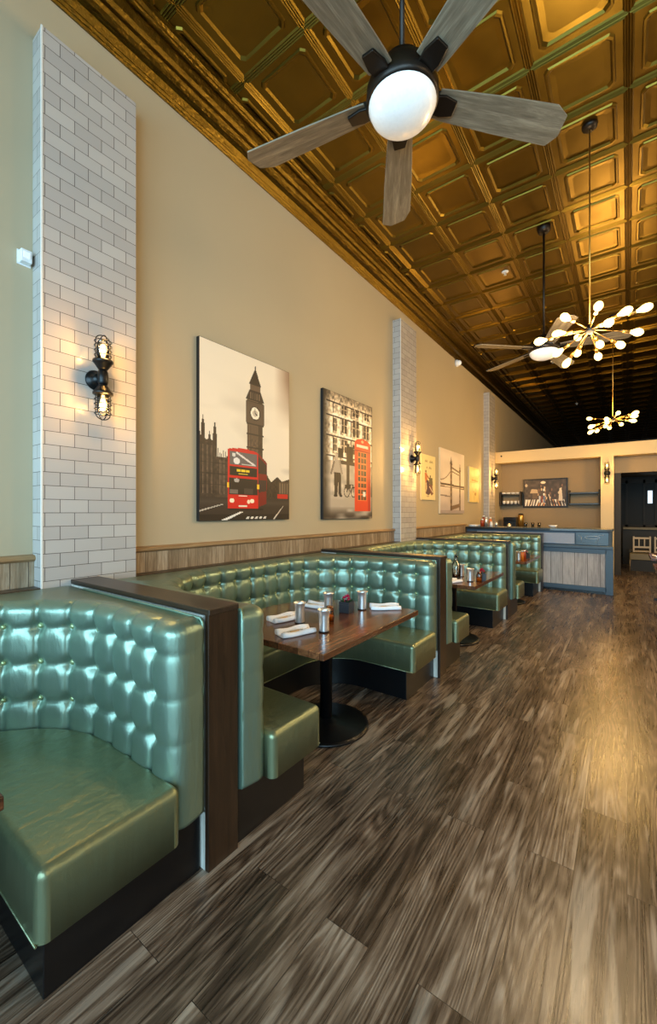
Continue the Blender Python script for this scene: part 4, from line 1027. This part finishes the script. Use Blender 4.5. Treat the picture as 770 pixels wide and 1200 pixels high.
# coffee machine and canister
t = empty('coffee_machine', 'black coffee machine on the back counter by the left shelf', 'coffee machine', (-2.52, 11.85, 1.0))
bx('body', (-0.20, 0.12, -0.05, 0.2, 0.0, 0.36), M['kick'], t, 0.015); bx('drip_tray', (-0.18, 0.10, -0.17, -0.05, 0.0, 0.05), M['kick'], t, 0.005); bx('brew_head', (-0.18, 0.10, -0.15, -0.05, 0.26, 0.36), M['iron'], t, 0.01)
bm = bmesh.new(); lathe(bm, [(0.0, 0.055), (0.045, 0.055), (0.055, 0.1), (0.05, 0.16), (0.03, 0.18), (0.03, 0.19)], 18, c=(-0.04, -0.11, 0)); finish('pot', bm, M['steel'], t)
t = empty('gold_canister', 'tall gold-coloured canister right of the coffee machine', 'canister', (-2.28, 11.80, 1.0))
bm = bmesh.new(); lathe(bm, [(0.0, 0.0), (0.07, 0.0), (0.072, 0.40), (0.06, 0.43)], 24); finish('body', bm, M['brass'], t); bm = bmesh.new(); lathe(bm, [(0.062, 0.425), (0.06, 0.45), (0.02, 0.46)], 20); finish('lid', bm, M['iron'], t)
for k, x in enumerate((-1.74, -1.60, -1.48)):
    bm = bmesh.new(); lathe(bm, [(0.0, 0.0), (0.026, 0.0), (0.034, 0.09), (0.031, 0.09), (0.024, 0.006), (0.0, 0.006)], 18)
    o = finish('short_glass', bm, M['glass'], None, loc=(x, 9.46, 1.1855)); tag(o, '%s short clear glass on the counter, under the framed print' % ('left', 'middle', 'right')[k], 'glass', 'glasses on the counter')
bm = bmesh.new(); lathe(bm, [(0.0, 0.0), (0.04, 0.0), (0.085, 0.045), (0.08, 0.045), (0.036, 0.006), (0.0, 0.006)], 24)
o = finish('white_bowl', bm, M['white'], None, loc=(-1.22, 9.42, 1.1855)); tag(o, 'small white bowl on the counter, right of the short glasses', 'bowl')

# wall shelves
def shelf(x0, x1, label):
    t = empty('wall_shelf', label, 'shelf', (0, 12.12, 0))
    for x in (x0, x1-0.03): bx('side_panel', (x, x+0.03, -0.26, -0.001, 1.68, 2.05), M['dark'], t)
    for z in (1.70, 1.97): bx('shelf_board', (x0+0.031, x1-0.031, -0.27, -0.001, z-0.018, z+0.018), M['kick'], t, 0.003)
    return t
shelf(WX+0.02, -2.30, 'short dark shelf holding white cups, left of the framed print')
shelf(-1.20, -0.53, 'empty dark double shelf right of the framed print')
def mk_cup():
    t = empty('white_cup'); bm = bmesh.new(); lathe(bm, [(0.0, 0.0), (0.025, 0.0), (0.036, 0.02), (0.04, 0.085), (0.037, 0.085), (0.033, 0.02), (0.0, 0.006)], 18); finish('bowl', bm, M['white'], t)
    bm = bmesh.new(); tube(bm, [(0.038, 0, 0.07), (0.06, 0, 0.065), (0.064, 0, 0.045), (0.05, 0, 0.028), (0.036, 0, 0.025)], 0.004, 6); finish('handle', bm, M['white'], t); return t
cup = mk_cup(); cup.rotation_euler = (0, 0, -1.5); cup.location = (-2.74, 11.97, 1.719); tag(cup, 'leftmost white cup on the lower board of the left shelf', 'cup', 'cups on the lower board of the left shelf')
reg_children()
CN = ['leftmost', 'second from left', 'middle', 'second from right', 'rightmost']
for k in range(1, 5): dup(cup, (-2.74+k*0.098, 11.97, 1.719), -1.5, '%s white cup on the lower board of the left shelf' % CN[k])
for k in range(4):
    for j in range(5):
        bm = bmesh.new(); lathe(bm, [(0.0, 0.0), (0.045, 0.0), (0.058, 0.010), (0.058, 0.012), (0.045, 0.004), (0.0, 0.003)], 18)
        o = finish('saucer', bm, M['white'], None, loc=(-2.74+k*0.118, 11.96, 1.989+j*0.008)); tag(o, '%s saucer of the %s stack on the upper board of the left shelf' % (('lowest', 'second lowest', 'middle', 'second highest', 'topmost')[j], ('leftmost', 'second', 'third', 'rightmost')[k]), 'saucer', 'saucers on the upper board of the left shelf')

# ------------------------------------------------------------------ right side tables and the back room
def mk_rtable():
    t = empty('dining_table'); bx('tabletop', (0.0, 0.75, -0.5, 0.5, 0.712, 0.75), M['table'], t, 0.004)
    bm = bmesh.new(); lathe(bm, [(0.04, 0.03), (0.04, 0.70)], 18, c=(0.37, 0, 0)); finish('column', bm, M['iron'], t)
    bm = bmesh.new(); box(bm, 0.06, 0.68, -0.035, 0.035, 0, 0.035); box(bm, 0.335, 0.405, -0.33, -0.035, 0, 0.035); box(bm, 0.335, 0.405, 0.035, 0.33, 0, 0.035); finish('cross_foot', bm, M['iron'], t, bevel=0.004)
    bm = bmesh.new(); box(bm, 0.2, 0.54, -0.2, 0.2, 0.69, 0.712); finish('top_plate', bm, M['iron'], t)
    return t
rt = mk_rtable(); rt.location = (0.30, 7.1, 0); tag(rt, 'dark wooden table at the right edge of the photo, nearer one', 'table', 'tables at the right edge')
reg_children()
dup(rt, (0.31, 8.9, 0), 0, 'dark wooden table at the right edge of the photo, farther one with white napkin')
dup(nap, (0.42, 8.75, 0.751), 0.2, 'white folded napkin on the table at the right edge of the photo')
def mk_chair():
    t = empty('ladderback_chair')
    bx('seat', (-0.2, 0.2, -0.2, 0.2, 0.43, 0.46), M['chairwood'], t, 0.008)
    for sx in (-1, 1):
        for sy in (-1, 1):
            h = 0.85 if sy < 0 else 0.43
            bx('leg', (sx*0.18-0.018, sx*0.18+0.018, sy*0.18-0.018, sy*0.18+0.018, 0, h), M['chairwood'], t, 0.004)
    for z in (0.56, 0.80): bx('back_rail', (-0.165, 0.165, -0.19, -0.165, z-0.025, z+0.025), M['chairwood'], t, 0.004)
    for x in (-0.06, 0.06): bx('back_slat', (x-0.012, x+0.012, -0.188, -0.168, 0.585, 0.775), M['chairwood'], t)
    return t
cr = mk_chair(); cr.location = (0.28, 13.95, 0); cr.rotation_euler = (0, 0, 0.2); tag(cr, 'pale slatted chair in the dark back room, left one', 'chair', 'chairs in the back room')
reg_children()
dup(cr, (0.80, 13.9, 0), -0.15, 'pale slatted chair in the dark back room, at the right edge')
t = empty('bench_seat', 'tan upholstered bench in the dark back room', 'bench', (0.9, 13.2, 0))
bx('cushion', (-0.85, 0.8, -0.2, 0.22, 0.28, 0.45), M['tan'], t, 0.02, 3); bx('base', (-0.83, 0.78, -0.16, 0.2, 0, 0.28), M['darker'], t)
point('back_room_light', (2.6, 14.0, 2.4), 14, WARM2, 0.2)
